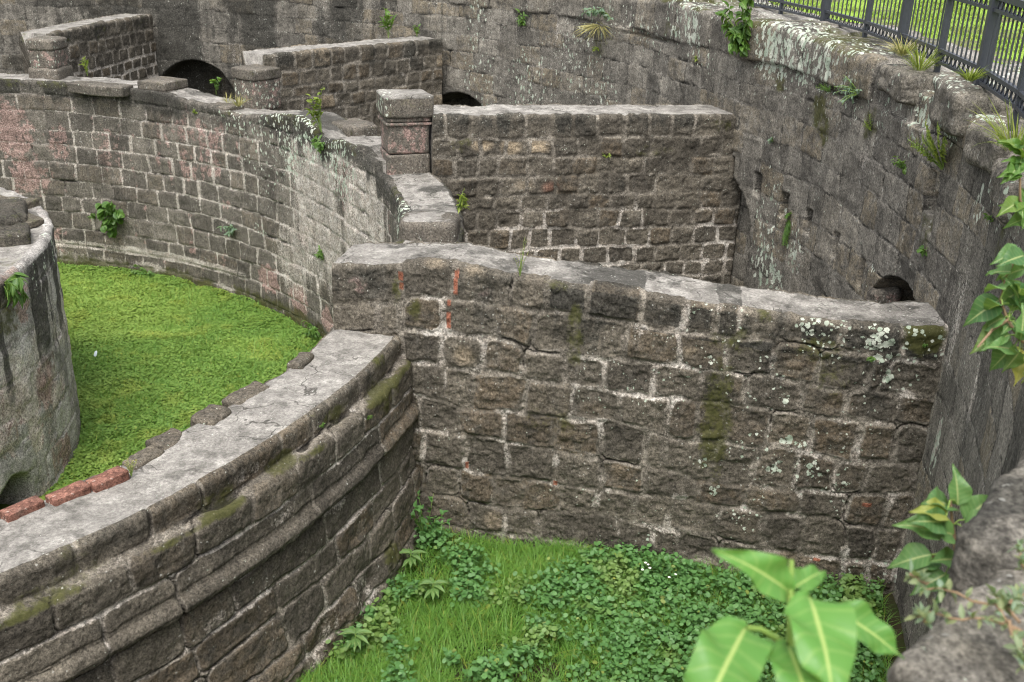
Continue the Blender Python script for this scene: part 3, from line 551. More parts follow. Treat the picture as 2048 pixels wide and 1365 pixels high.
def fN(X, I):
    md = fbm(X, 2.2, 4, 578); zz = X[..., 2]; front = I['reg'] == 0
    stain = 0.30*md+0.25*(I['r3'] > 0.6)*md+0.30*sstep(-3.62, -3.5, zz)*front*md
    ledge = sstep(0.05, 0.0, np.abs(zz+3.64))*front
    moss = ledge*0.75*sstep(0.40, 0.65, fbm(X, 1.6, 3, 579)+0.08)+spots(X, [(NP(760, 790), 0.35, 0.6, 0.9), (NP(565, 925), 0.3, 0.85, 0.35), (NP(640, 820), 0.18, 0.55, 1), (NP(770, 720), 0.25, 0.6, 0.8), (NP(440, 1000), 0.3, 0.6, 0.4), (NP(680, 830), 0.3, 0.7, 0.4), (NP(150, 1120), 0.25, 0.4, 0.8), (NP(130, 1165), 0.5, 0.5, 0.2), (NP(700, 1260, 7.75), 0.35, 0.75, 0.5), (NP(790, 1110, 7.75), 0.3, 0.75, 0.7), (NP(650, 1340, 7.75), 0.4, 0.75, 0.5)])
    wash = (1-I['st'])*(0.12+0.5*md)*front+0.5*sstep(-5.0, -5.25, zz)*front*sstep(0.42, 0.6, md)+spots(X, [(NP(500, 940, 7.5), 0.30, 0.62, 0.35), (NP(660, 1010), 0.25, 0.5, 0.4), (NP(550, 1030), 0.22, 0.6, 0.5), (NP(420, 1230), 0.3, 0.45, 0.4), (NP(720, 1190, 7.7), 0.35, 0.45, 1.0), (NP(650, 1240, 7.7), 0.35, 0.45, 0.8), (NP(800, 1000, 7.65), 0.3, 0.35, 1.0)])
    wash = wash+0.55*sstep(0.03, 0.0, np.abs(zz+3.86))*front*sstep(0.35, 0.55, md)+0.5*sstep(0.035, 0.0, np.abs(zz+4.43))*front*sstep(0.35, 0.55, md)
    stain = stain+0.8*sstep(0.02, 0.006, np.abs(zz+4.172))*front  # darker line along the groove under the moulding
    return dict(stain=np.clip(stain, 0, 1), moss=np.where(I['cap'] > .5, 0.1, moss), wash=np.clip(wash, 0, 1)*(1-I['cap']), lich=0.14, plas=0, hue=sstep(0.5, 0.95, I['r2'])*0.8)
capn = None
def exN(X, I):
    zz = X[..., 2]; low = sstep(-4.75, -5.2, zz)
    return low*(fbm(X, 3.2, 4, 581)-0.5)*0.22
nst = dict(half=0.005, soft=0.022, bev=0.03, amp=0.010, off=0.018, fray=0.006, warp=0.026, rough=0.016, crackp=0.35, rad=0.05, mort_h=-0.004, fine=0.006)
me, PN = build('near_ring', B, nr, reg, {0: layN, 2: courses(-6.1, -3, 0.25, 0.3, ulo, uhi, 0.3, 0.5, 62)}, U, V, nst, fN, M['rubble'], seed=7, capw=(0.04, 0.24), top_rough=0.018, extra_h=exN)
placed('masonry', me, tuple(pol(-30, 7.4))+(Z_DITCH,), ring)

# loose stones and bricks along the ring wall's top
def rock_box(name, c, ax, hs, mat, rnd=0.25, disp=0.02, seed=0, cuts=10, attrs=None, parent=None):
    """rough-hewn block: rounded box displaced with noise; c centre, ax rows = axes, hs half sizes"""
    bm = bmesh.new(); bmesh.ops.create_cube(bm, size=2.0); bmesh.ops.subdivide_edges(bm, edges=bm.edges[:], cuts=cuts, use_grid_fill=True)
    bm.verts.ensure_lookup_table(); P = np.array([v.co[:] for v in bm.verts]); hs = np.array(hs); r = rnd*hs.min()
    q = P*hs; inn = np.clip(q, -(hs-r), hs-r); dv = q-inn; ln = np.linalg.norm(dv, axis=1, keepdims=True)
    nn = dv/np.maximum(ln, 1e-9); corner = np.where(ln > 1e-9, 1, 0); mx = np.abs(dv).max(1, keepdims=True)
    q = inn+nn*mx*corner; X = q@np.array(ax)+np.array(c)
    N = np.where(ln > 1e-9, nn, 0)@np.array(ax)
    X = X+N*((fbm(X, 4.5, 4, seed)-0.5)*2*disp+(fbm(X, 24, 3, seed+3)-0.5)*disp*0.7)[:, None]
    X = X+(np.stack([vnoise(X, 2.0, seed+k) for k in (21, 22, 23)], -1)-0.5)*disp*1.6
    for v, p in zip(bm.verts, X): v.co = p
    me = bpy.data.meshes.new(name); bm.to_mesh(me); bm.free()
    a = dict(stone=1, rnd=0.5, hue=0.2, cap=0, moss=0, lich=0.1, plas=0, wash=0, stain=0.3, brick=0, pale=0, crack=0)
    at = attrs(X) if callable(attrs) else (attrs or {}); a.update(at); n = (len(X),)
    for nm, ks in (('ma', ('stone', 'rnd', 'hue', 'cap')), ('mb', ('moss', 'lich', 'plas', 'wash')), ('mc', ('stain', 'brick', 'pale', 'crack'))):
        t = me.attributes.new(nm, 'FLOAT_COLOR', 'POINT'); t.data.foreach_set('color', pack(n, *[a[k] for k in ks]).ravel())
    me.polygons.foreach_set('use_smooth', np.ones(len(me.polygons), bool)); me.materials.append(mat)
    return placed(name, me, c, parent)
def tframe(th):                                           # rows: tangent, outward, up at angle th
    t = radians(th); return np.array([[-sin(t), cos(t), 0], [cos(t), sin(t), 0], [0, 0, 1.]])
for i, (px, py, l, w) in enumerate([(45, 1020, 0.115, 0.05), (137, 990, 0.12, 0.055), (215, 960, 0.12, 0.055)]):
    P = onz(px, py, -3.40); f = tframe(th_of(P))
    rock_box('brick', P+np.array([0, 0, 0.0]), f, (l, w, 0.035), M['brick'], 0.2, 0.006, 70+i, 8, dict(rnd=0.5, hue=0.35, stain=(0.42, 0.30, 0.34)[i], lich=0.05, moss=0.05), ring)
for i, (px, py, l, w, h, rot) in enumerate([(340, 883, 0.13, 0.10, 0.06, 0), (425, 838, 0.13, 0.10, 0.07, 8), (492, 790, 0.19, 0.09, 0.05, -3), (600, 724, 0.13, 0.07, 0.07, 5), (285, 915, 0.14, 0.07, 0.05, 4)]):
    P = onz(px, py, -3.42); f = tframe(th_of(P)+rot)
    rock_box('coping_stone', P-np.array([0, 0, 0.03]), f, (l, w, h), M['rubble'], 0.5, 0.022, 80+i, 12, dict(rnd=0.2+0.1*i, stain=0.15 if i != 3 else 0.45, lich=0.2, wash=0.15), ring)
for i, (px, py, zz, l, w, h, rot, st) in enumerate([(860, 445, -2.86, 0.22, 0.28, 0.16, 0, 0.4), (705, 252, -2.82, 0.30, 0.22, 0.12, 0, 0.4), (640, 262, -2.93, 0.10, 0.1, 0.11, 0, 0.4), (655, 290, -3.0, 0.14, 0.09, 0.10, 0, 0.5), (715, 300, -3.0, 0.12, 0.1, 0.12, 10, 0.55), (757, 328, -3.02, 0.14, 0.1, 0.1, 0, 0.5), (310, 176, -2.82, .3, .16, .07, 0, .4), (200, 172, -2.78, .5, .16, .08, 0, .45), (690, 278, -3.04, 0.24, 0.16, 0.11, 0, 0.3), (370, 195, -2.88, .26, .16, .06, 0, .3), (440, 212, -2.9, .32, .16, .06, 0, .35)]):
    P = onz(px, py, zz); f = tframe(th_of(P)+rot)
    rock_box('coping_stone', P-np.array([0, 0, h*0.6]), f, (l, w, h), M['ring'], 0.35, 0.022, 90+i, 12, (lambda X, st=st: dict(rnd=0.4, stain=st, lich=0.25, moss=0.2, wash=0.1)) if i else (lambda X: dict(rnd=0.4, stain=0.4-0.3*sstep(-2.80, -2.77, X[:, 2]), lich=0.2, cap=sstep(-2.82, -2.79, X[:, 2])*sstep(0.30, 0.45, fbm(X, 3, 3, 4)))), ring)

# pillars standing on the ring wall
def pillar(P, ft, hw, hd, zs, label, seed, parts, mat=None):
    """parts: (name, z0, z1, grow, attrs)"""
    t = thing('stone_pillar', (P[0], P[1], zs), label, 'pillar', 'pillars along the ring wall top')
    for i, (nm, z0, z1, g, a, rd) in enumerate(parts):
        rock_box(nm, (P[0], P[1], (z0+z1)/2), ft, (hd+g, hw+g, (z1-z0)/2), M['ring'], rd, 0.012, seed+i, 12, a, t)
    return t
f = tframe(18.5); c = np.array([-1.26, 11.9])+f[0][:2]*0.28
p1 = pillar(c, f, 0.25, 0.25, -2.93, 'tall pillar with a projecting square cap and pink plaster on its shaft', 110,
            [('base', -2.99, -2.72, 0.005, lambda X: dict(plas=0.42*sstep(0.1, -0.2, X[:, 0]+1.25), stain=0.32, lich=0.2, moss=0.1), 0.15),
             ('shaft', -2.72, -2.37, -0.005, lambda X: dict(plas=0.46*sstep(0.12, 0.0, X[:, 0]+1.12), stain=0.28, lich=0.15), 0.12),
             ('moulding', -2.385, -2.345, 0.018, dict(plas=0.45, stain=0.3), 0.9), ('moulding', -2.345, -2.29, 0.005, dict(plas=0.40, stain=0.35, wash=0.2), 0.5),
             ('capital', -2.295, -2.045, 0.035, lambda X: dict(stain=0.25, lich=0.45*sstep(0.05, -0.2, X[:, 0]+1.4)+0.2, cap=sstep(-2.09, -2.06, X[:, 2]), moss=0.25), 0.22)])
rock_box('panel', tuple(c-f[0][:2]*0.248+np.array([-0.075, 0.02]))+(-2.545,), f, (0.012, 0.115, 0.15), M['ring'], 0.3, 0.004, 117, 8, dict(plas=0.6, stain=0.15), p1)
f = tframe(53); P = onz(525, 213, -2.9); c = P[:2]+f[0][:2]*0.2+f[1][:2]*0.08
pillar(c, f, 0.25, 0.24, -2.9, 'short square pillar with pale lichen and faded pink plaster, in front of the wall left of centre', 120,
       [('shaft', -2.97, -2.50, 0.0, lambda X: dict(plas=0.36, lich=0.6, stain=0.3), 0.15), ('capital', -2.52, -2.36, 0.015, dict(stain=0.4, lich=0.2, moss=0.2), 0.3)])
f = tframe(68); P = onz(325, 192, -2.88); c = P[:2]+f[0][:2]*0.1+f[1][:2]*0.15
pillar(c, f, 0.26, 0.25, -2.9, 'lowest pillar stub, a single flat block beside the dark arched opening', 130, [('shaft', -2.95, -2.78, 0, dict(stain=0.3, lich=0.25), 0.2), ('capital', -2.80, -2.66, 0.02, dict(stain=0.35, lich=0.15, moss=0.25), 0.4)])
f = tframe(85.5); P = onz(88, 160, -2.8); c = P[:2]+f[1][:2]*0.25
pillar(c, f, 0.25, 0.22, -2.85, 'worn reddish pillar at upper left with lichen, against the farthest wall', 140, [('base', -2.95, -2.62, 0.03, dict(stain=0.3, plas=0.2), 0.3), ('shaft', -2.64, -2.34, -0.01, lambda X: dict(plas=0.40, lich=0.5, stain=0.25), 0.2), ('capital', -2.36, -2.18, 0.01, dict(stain=0.35, lich=0.4), 0.5)])

# ================================================================== round tower
tw_th = np.arange(0, 360, 0.36); xy, nr = arc_sheet(tw_th, 3.49, False); uT = np.radians(tw_th)*3.49
o, z, reg = section(len(tw_th), -6.2, np.full(len(tw_th), -3.40), 6.2, 150, 110, 2, -3.4, 0.07)
keep = o[0] < 3.3; o = o[:, keep]; z = z[:, keep]; reg = reg[keep]
V = pathlen(o, z, reg); B = sheet_base(xy, nr, o, z); U = np.broadcast_to(uT[:, None], o.shape)
def TP(px, py): return cyl(px, py, 3.49, True)
rT = np.random.default_rng(3)
layT = courses(-6.3, -3.0, 0.3, 0.42, -1, 23, 0.5, 0.9, 71)
ARC = TP(35, 1000)
def fT(X, I):
    md = fbm(X, 1.8, 4, 678); dt = -3.4-X[..., 2]; st = fbm(X*np.array([6, 6, 0.7]), 1.0, 4, 679)
    stain = 0.75*sstep(0.55, 0.05, dt)*(0.4+md)+0.85*sstep(0.50, 0.60, st)*sstep(2.3, 0.4, dt)
    wash = 0.20+0.36*sstep(0.2, 1.1, dt)*(0.35+1.3*sstep(0.40, 0.60, md))
    plas = 0.22+0.36*sstep(0.6, 1.8, dt)*sstep(0.40, 0.56, md)+spots(X, [(TP(40, 600), 0.3, 0.4, 1.5), (TP(25, 800), 0.3, 0.6, 1.2), (TP(90, 760), 0.3, 0.5, 1.3), (TP(130, 900), 0.25, 0.55, 1)])
    lich = 0.03+spots(X, [(TP(100, 480), 0.16, 0.9, 3), (TP(68, 560), 0.12, 0.7, 2.5), (TP(85, 520), 0.1, 0.9, 3)])
    top = I['reg'] == 1
    moss = spots(X, [(TP(15, 640), 0.4, 0.55, 0.7), (onz(10, 520, -3.4), 0.3, 0.4, 1), (onz(25, 480, -3.4), 0.35, 0.6, 1)])
    return dict(stain=np.where(top, 0.35*sstep(0.5, 0.7, md), np.clip(stain, 0, 1)), wash=np.where(top, 0, wash), plas=np.where(top, 0, plas), lich=lich, moss=moss, crack=I['cr']*0.5)
def recT(P, I, f):
    X = I['X']; du = np.hypot(X[..., 0]-ARC[0], X[..., 1]-ARC[1]); dz = X[..., 2]-(ARC[2]+0.02)
    m = sstep(0.26, 0.19, np.where(dz > 0, np.hypot(du, dz), du))*(I['reg'] == 0)
    rd = X[..., :2]-CC; rd = rd/np.maximum(np.linalg.norm(rd, axis=-1, keepdims=True), 1e-6)
    P = P.copy(); P[..., :2] -= rd*(m*0.55)[..., None]; return P
tst = dict(half=0.005, soft=0.02, bev=0.05, amp=0.006, off=0.012, rough=0.016, crackp=0.15, rad=0.04, mort_h=0.0, fine=0.003)
me, PT = build('tower', B, nr, reg, {0: layT}, U, V, tst, fT, M['tower'], seed=8, capw=(0.03, 0.12), top_rough=0.05, recess=recT, closed=True)
tower = thing('round_tower', (CX, CY, Z_COURT), 'round plastered tower stump at the left edge, streaked white and pink', 'tower')
placed('masonry', me, (CX, CY, Z_COURT), tower)
for i, (px, py, l, w, h) in enumerate([(8, 435, .35, .25, .13), (22, 470, .22, .2, .09), (-25, 455, .3, .3, .16), (50, 440, .2, .12, .04), (15, 405, .3, .15, .06)]):
    P = onz(px, py, -3.36); rock_box('rubble_stone', P-np.array([0, 0, 0.02]), tframe(th_of(P)+i*9), (l, w, h), M['rubble'], 0.5, 0.04, 150+i, 12, dict(stain=0.62 if i < 3 else 0.3, moss=0.3, rnd=0.3, cap=0 if i < 3 else 0.4), tower)

# ================================================================== outer wall
RTH = [-62, -48, -42, -36, -30, -20, -12, 0, 9, 16, 22, 30, 130]; RRV = [12.22, 12.14, 12.11, 12.05, 11.98, 11.89, 11.86, 11.66, 11.56, 11.38, 11.42, 11.6, 11.6]
def ROUT(th): return np.interp(th, RTH, RRV)
OTP = [(-62, -1.42), (-25, -1.42), (-17, -1.50), (-14, -1.48), (-12.5, -1.42), (-8, -1.32), (-1.7, -1.25), (5, -1.21), (11.5, -1.17), (18, -1.21), (24, -1.12), (30, -1.18), (47, -1.3), (70, -1.2), (130, -1.2)]
def out_top(th):
    b = np.interp(th, [p[0] for p in OTP], [p[1] for p in OTP]); u = np.radians(th)*11.65
    return b+0.07*(vnoise(np.stack([np.floor(u*1.35), u*0, u*0], -1), 1.0, 15)-0.5)+0.10*(fbm(np.stack([u*1.7, u*0, u*0], -1), 1.0, 3, 16)-0.5)
layO = courses(-5.8, -1.15, 0.27, 0.36, -14, 26, 0.34, 0.62, 81, 0.018, top=[0.45, 0.24, 0.26])
HOLES = [(1461, 335), (1515, 370), (1568, 410), (1615, 445), (1670, 490), (1722, 545), (1862, 385), (1865, 425)]
def cylo(px, py):
    R = 11.6
    for _ in range(6): P = cyl(px, py, R); R = float(ROUT(th_of(P)))
    return cyl(px, py, R)
HP = [cylo(x, y) for x, y in HOLES]
def arch(th, zc, hw): P = pol(th, ROUT(th)); return (P[0], P[1], zc, hw)
_al, _ar, _ac = cylo(1744, 590), cylo(1864, 592), cylo(1812, 549); _hw = radians(th_of(_al)-th_of(_ar))*11.8/2
ARCHES = [arch((th_of(_al)+th_of(_ar))/2, _ac[2]-_hw*0.62-0.09, _hw)+(0.9,), arch(51.4, -4.0, 0.88)+(0.8,), arch(81.0, -3.92, 0.86)+(0.65,), arch(th_of(cyl(1481, 545, 11.39))+4.2, -3.80, 0.83)+(0.20,)]
OP = cylo
outer = thing('outer_wall', tuple(pol(10, 11.8))+(Z_DITCH,), 'tallest stone wall, sweeping from the right edge to the upper left under the iron fence', 'stone wall')
def fO(X, I):
    md = fbm(X, 1.6, 4, 778); lo = fbm(X, 0.5, 3, 779); zz = X[..., 2]; thv = np.degrees(np.arctan2(X[..., 1]-CY, X[..., 0]-CX)); front = I['reg'] <= 1
    dt = -1.2-zz
    far = sstep(45, 75, thv)
    stain = 0.10*md+0.30*(I['r3'] > 0.72)*md+far*(0.42+0.5*sstep(0.48, 0.6, fbm(X*np.array([1.2, 1.2, 0.2]), 1.0, 4, 785)))*(0.4+1.2*lo)+0.30*sstep(0.55, 0.2, dt)*md+0.30*sstep(-9, -16, thv)*(0.1+md)
    fold = sstep(0.35, 0.0, np.abs(thv-53.5))*0.35  # darkens one vertical line at the wall's crease, in colour only
    lich = 0.18+0.60*sstep(0.9, 0.2, dt)*sstep(0.38, 0.60, md)*sstep(50, 25, thv)
    lich = lich+spots(X, [(OP(1545, 95), 0.5, 0.75, 1), (OP(1600, 100), 0.45, 0.5, 1.2), (OP(1655, 130), 0.2, 0.9, 2), (OP(1390, 60), 0.35, 0.7, 0.8), (OP(1840, 230), 0.3, 0.85, 1.3), (OP(1915, 240), 0.3, 1.0, 1), (OP(1960, 240), 0.3, 1.0, 1), (OP(1960, 400), 0.15, 0.9, 2), (OP(1530, 530), 0.4, 0.85, 1.2), (OP(1550, 560), 0.25, 1.1, 1.2), (OP(1590, 500), 0.3, 0.7, 1.4), (OP(1872, 900), 0.12, 1.2, 3.5), (OP(1800, 960), 0.25, 0.6, 3), (OP(1540, 430), 0.5, 0.5, 1.5), (OP(1740, 560), 0.2, 0.6, 1.2), (OP(955, 50), 0.4, 0.55, 2.5), (OP(1060, 170), 0.8, 0.5, 1.2), (OP(960, 150), 0.6, 0.42, 1.5), (OP(1160, 120), 0.8, 0.42, 1.3), (OP(1210, 190), 0.5, 0.5, 1)])
    moss = spots(X, [(OP(1640, 220), 0.35, 0.72, 1), (OP(1560, 165), 0.2, 0.55, 1), (OP(1650, 260), 0.3, 0.6, 1), (OP(1740, 250), 0.3, 0.55, 1), (OP(1850, 470), 0.2, 0.55, 2), (OP(1200, 95), 0.35, 0.5, 0.7), (OP(2000, 480), 0.25, 0.5, 1.5), (OP(1345, 60), .35, .45, .6)])
    moss = np.where(I['reg'] >= 1, np.maximum(moss, 0.62*sstep(0.44, 0.6, fbm(X, 1.3, 3, 782))), moss)
    wash = 0.10*md+spots(X, [(OP(1740, 330), 0.6, 0.35, 0.6), (OP(1590, 500), 0.5, 0.3, 1), (OP(1874, 880), 0.08, 1.0, 4), (OP(1945, 800), 0.12, 0.6, 4), (OP(1905, 650), 0.3, 0.4, 3), (OP(1930, 780), 0.3, 0.4, 3), (OP(660, 30), 1.5, 0.25, 1.5), (OP(1080, 60), 1.2, 0.2, 1.5)])+(1-I['st'])*0.10
    wash = wash+far*0.28*sstep(0.5, 0.75, fbm(X*np.array([2.2, 2.2, 0.3]), 1.0, 3, 780))
    hue = sstep(0.55, 0.95, I['r2'])*0.8
    return dict(stain=np.clip(stain*(front)+0.3*(~front)*md+fold, 0, 1), lich=lich*front, moss=moss, wash=np.clip(wash, 0, 1)*(I['reg'] == 0), hue=hue, plas=0)
def recO(P, I, f):
    X = I['X']; m = np.zeros(X.shape[:2]); fr = (I['reg'] == 0); j = (fbm(X, 9, 3, 790)-0.5)*0.05
    for i, h in enumerate(HP):
        du = np.hypot(X[..., 0]-h[0], X[..., 1]-h[1]); dz = np.abs(X[..., 2]-h[2]); w = (0.05, 0.075, 0.085, 0.065, 0.06, 0.05, 0.07, 0.06)[i]
        e = np.maximum(du/w, dz/(0.13 if i < 6 else 0.16)); m = np.maximum(m, 0.24*sstep(1.12, 0.85, e+j*4))
    for ax, ay, zc, hw, dp in ARCHES:
        du = np.hypot(X[..., 0]-ax, X[..., 1]-ay)+j; dz = X[..., 2]-zc
        a = dp*sstep(hw+0.015, hw-0.015, np.where(dz > 0, np.hypot(du, dz*(1.6 if dp == 0.9 else 1.0)), du)); m = np.maximum(m, a)
    rd = X[..., :2]-CC; rd = rd/np.linalg.norm(rd, axis=-1, keepdims=True)
    P = P.copy(); P[..., :2] += rd*(m*fr)[..., None]; return P
def exO(X, I):                                            # worn, rounded top course and broken gaps below it
    g = fbm(X, 1.5, 4, 791); dt = -1.2-X[..., 2]; fr = (I['reg'] <= 1)
    gap = sstep(0.62, 0.72, vnoise(X, 2.1, 792))*sstep(0.03, 0.0, np.abs(dt-0.47))
    near = sstep(-6, -12, np.degrees(np.arctan2(X[..., 1]-CY, X[..., 0]-CX)))
    return -0.65*near*I['H']*fr+(g-0.5)*0.045*fr*(1-0.6*near)+0.075*sstep(0.62, 0.30, dt)*(I['r3']-0.55)*fr*(I['cap'] < .5)-0.12*gap*fr*sstep(40, 20, np.degrees(np.arctan2(X[..., 1]-CY, X[..., 0]-CX)))
ost = dict(half=0.004, soft=0.012, bev=0.02, amp=0.005, off=0.010, warp=0.022, fray=0.003, rough=0.015, crackp=0.14, rad=0.03, mort_h=-0.002, fine=0.006)
for lo_, hi_, st_ in ((-63, -1.99, 0.060), (-2.0, 124, 0.105)):
    th = np.arange(lo_, hi_+st_*0.5, st_); R = ROUT(th); xy = pol(th, R); _, nr = arc_sheet(th, 11.6, True)
    uO = np.radians(th)*11.65; dstep = radians(st_)*11.6
    o, z, reg = section(len(th), -5.6, out_top(th), 1.5, int(4.3/dstep), int(1.4/dstep/1.6), 10, -2.2, 0.06)
    V = pathlen(o, z, reg); B = sheet_base(xy, nr, o, z); U = np.broadcast_to(uO[:, None], o.shape)
    me, PO = build('outer_masonry', B, nr, reg, {0: layO}, U, V, ost, fO, M['outer'], seed=9, capw=(0.35, 0.9), top_rough=0.05, recess=recO, extra_h=exO)
    placed('masonry', me, tuple(pol((lo_+hi_)/2, 11.8))+(Z_DITCH,), outer)
# big worn blocks near the camera and below the fence
def fgat(X): return dict(stain=0.50+0.35*sstep(0.45, 0.65, fbm(X, 5, 3, 5)), lich=0.28*sstep(0.5, 0.65, fbm(X, 7, 3, 6)), moss=0.05, rnd=0.55, wash=0.25*sstep(0.5, 0.7, fbm(X, 6, 3, 8)), cap=0.0)
for i, (px, py, zz, dth, l, w, h) in enumerate([(1908, 1210, -1.20, 0, 0.29, 0.42, 0.14), (2010, 960, -1.18, 0, 0.33, 0.42, 0.15), (1850, 1420, -1.20, 0, 0.16, 0.42, 0.15)]):
    P = onz(px, py, zz); f = tframe(th_of(P)-3); c = P+f[1]*w*0.97-np.array([0, 0, h])
    rock_box('coping_stone', c, f, (l, w, h), M['outer'], 0.26, 0.034, 160+i, 30, fgat, outer)
for i, (px, py, zz, l, w, h, rot, li) in enumerate([(1905, 215, -1.30, 0.5, 0.3, 0.17, -4, 0.8), (1985, 300, -1.45, 0.32, 0.26, 0.14, 6, 0.15), (2028, 385, -1.6, 0.30, 0.22, 0.14, 0, 0.6), (1800, 165, -1.33, 0.35, 0.25, 0.12, 0, .3)]):
    P = cylo(px, py); f = tframe(th_of(P)+rot); c = P+f[1]*(w-0.10)
    rock_box('coping_stone', c, f, (l, w, h), M['outer'], 0.42, 0.045, 170+i, 22, lambda X, li=li: dict(stain=0.35, lich=li*sstep(0.42, 0.6, fbm(X, 3.5, 3, 9)), moss=0.15, wash=0.1, rnd=0.4), outer)
P = cylo(1758, 582); tag(rock_box('rubble_stone', P+np.array([0.06, 0.05, -0.12]), tframe(-4)@np.array([[1, 0, 0], [0, 1, 0], [0, 0, 1.]]), (0.13, 0.14, 0.12), M['ring'], 0.5, 0.04, 180, 14, dict(plas=0.36, stain=0.25)), 'reddish broken stone lying in the mouth of the arched opening at right', 'stone')

# ================================================================== iron fence
def iron():
    s = NT('dark_painted_iron'); c = s.coord(); n = s.noise(c, 30, 4, 0.6)
    s.bump(n, 0.15, 0.002)
    return s.fin(s.mix(n, (0.034, 0.039, 0.050), (0.062, 0.068, 0.082)), 0.42, 0.5)
M['iron'] = iron()
class MB:
    def __init__(s): s.V = []; s.Q = []; s.n = 0
    def box(s, c, ax, hs):
        p = np.array([[x, y, z] for x in (-1, 1) for y in (-1, 1) for z in (-1, 1)])*np.array(hs)@np.array(ax)+np.array(c)
        s.V.append(p); s.Q.append(np.array([[0, 1, 3, 2], [4, 6, 7, 5], [0, 4, 5, 1], [2, 3, 7, 6], [0, 2, 6, 4], [1, 5, 7, 3]])+s.n); s.n += 8
    def tube(s, pts, r, k=6, closed=False):
        pts = np.asarray(pts, float); n = len(pts); r = np.broadcast_to(r, (n,)); t = np.gradient(pts, axis=0) if not closed else np.roll(pts, -1, 0)-np.roll(pts, 1, 0)
        t = t/np.maximum(np.linalg.norm(t, axis=1, keepdims=True), 1e-9); ref = np.where(np.abs(t[:, 2:3]) > 0.9, np.array([[1., 0, 0]]), np.array([[0, 0, 1.]]))
        a = np.cross(t, ref); a /= np.linalg.norm(a, axis=1, keepdims=True); b = np.cross(t, a); an = np.arange(k)*2*pi/k
        p = pts[:, None]+(a[:, None]*np.cos(an)[:, None]+b[:, None]*np.sin(an)[:, None])*r[:, None, None]
        i = np.arange(n if closed else n-1)[:, None]; j = np.arange(k)[None]
        q = np.stack([i*k+j, i*k+(j+1) % k, ((i+1) % n)*k+(j+1) % k, ((i+1) % n)*k+j], -1).reshape(-1, 4)
        s.V.append(p.reshape(-1, 3)); s.Q.append(q+s.n); s.n += n*k
    def mesh(s, name, mat, smooth=False): return mesh_np(name, np.concatenate(s.V), np.concatenate(s.Q), None, None, [mat], smooth=smooth)
FTH = np.array([-12.7+5.52*k for k in range(-2, 9)])
def FR(t): return np.interp(t, [-25, -8, 0, 5, 10, 20, 32], [11.88, 11.90, 11.92, 12.02, 12.16, 12.38, 12.62])
ZR, ZR2, ZT, ZT2 = -1.03, -1.125, -0.60, -0.505
fence = thing('iron_fence', tuple(pol(0, 11.92))+(-1.25,), 'dark grey iron picket fence with rows of small rings along the wall top', 'fence')
FP = [np.append(pol(t, FR(t)), 0) for t in FTH]
for k, t in enumerate(FTH):
    big = k % 2 == 1; w = 0.042 if big else 0.022; m = MB(); m.box(FP[k]+np.array([0, 0, -0.86]), tframe(t), (w*0.8, w, 0.50 if big else 0.42))
    if big: m.box(FP[k]+np.array([0, 0, -0.335]), tframe(t), (w*1.15, w*1.35, 0.025))
    placed('post', m.mesh('post', M['iron']), FP[k]+np.array([0, 0, -1.3]), fence)
    if k == len(FTH)-1: continue
    a, b = FP[k], FP[k+1]; d = b-a; L = np.linalg.norm(d); d /= L; ax = np.array([d, [d[1], -d[0], 0], [0, 0, 1.]]); mid = (a+b)/2
    for zz, hh in ((ZR, 0.014), (ZR2, 0.012), (ZT, 0.012), (ZT2, 0.022)):
        m = MB(); m.box(mid+np.array([0, 0, zz]), ax, (L/2-0.02, 0.02, hh)); placed('rail', m.mesh('rail', M['iron']), mid+np.array([0, 0, zz]), fence)
    npk = 10; pk = MB(); rgs = {(ZR+ZR2)/2: MB(), (ZT+ZT2)/2-0.005: MB()}
    for q in range(1, npk):
        p = a+d*L*q/npk; pk.box(p+np.array([0, 0, (ZR+ZT)/2]), ax, (0.006, 0.006, (ZT-ZR)/2))
    for q in range(npk):
        p = a+d*L*(q+0.5)/npk; an = np.arange(10)*2*pi/10
        for zc, rg in rgs.items():
            rg.tube(p+np.array([0, 0, zc])+np.outer(np.cos(an), d)*0.046+np.outer(np.sin(an), [0, 0, 1])*0.037, 0.0068, 5, True)
    pp = placed('picket_panel', pk.mesh('pickets', M['iron']), mid+np.array([0, 0, ZR]), fence)
    for rg in rgs.values():
      me = rg.mesh('rings', M['iron'], True); me.transform(mathutils.Matrix.Translation(-mathutils.Vector((mid+np.array([0, 0, ZR])).tolist()))); obj('ring_row', me, pp)

# ================================================================== grounds
def soil(name, a, b, c2, sc=3.0):
    s = NT(name); c = s.coord(); n = s.noise(c, sc, 5, 0.6); n2 = s.noise(c, 30, 4, 0.7); n3 = s.noise(c, 0.9, 3, 0.5)
    col = s.mix(s.ss(n, 0.4, 0.6), a, b); col = s.mix(s.ss(n3, 0.52, 0.66), col, c2); col = s.mix(s.mul(n2, 0.5), col, (0.02, 0.018, 0.012))
    s.bump(n2, 0.8, 0.03); return s.fin(col, 0.95, 0.1)
def disc(name, r0, r1, th0, th1, zf, mat, nr_=60, nt=200, loc=None, geo=False):
    r = np.geomspace(r0, r1, nr_) if geo else np.linspace(r0, r1, nr_); t = np.linspace(th0, th1, nt)
    xy = np.stack([CX+r[None]*np.cos(np.radians(t))[:, None], CY+r[None]*np.sin(np.radians(t))[:, None]], -1)
    P = np.concatenate([xy, np.zeros(xy.shape[:2]+(1,))], -1); P[..., 2] = zf(P)
    Q = grid_quads(nt, nr_)[:, ::-1]
    return tag(placed(name, mesh_np(name, P.reshape(-1, 3), Q, None, None, [mat]), (CX, CY, float(P[..., 2].min())) if loc is None else loc), kind='structure')
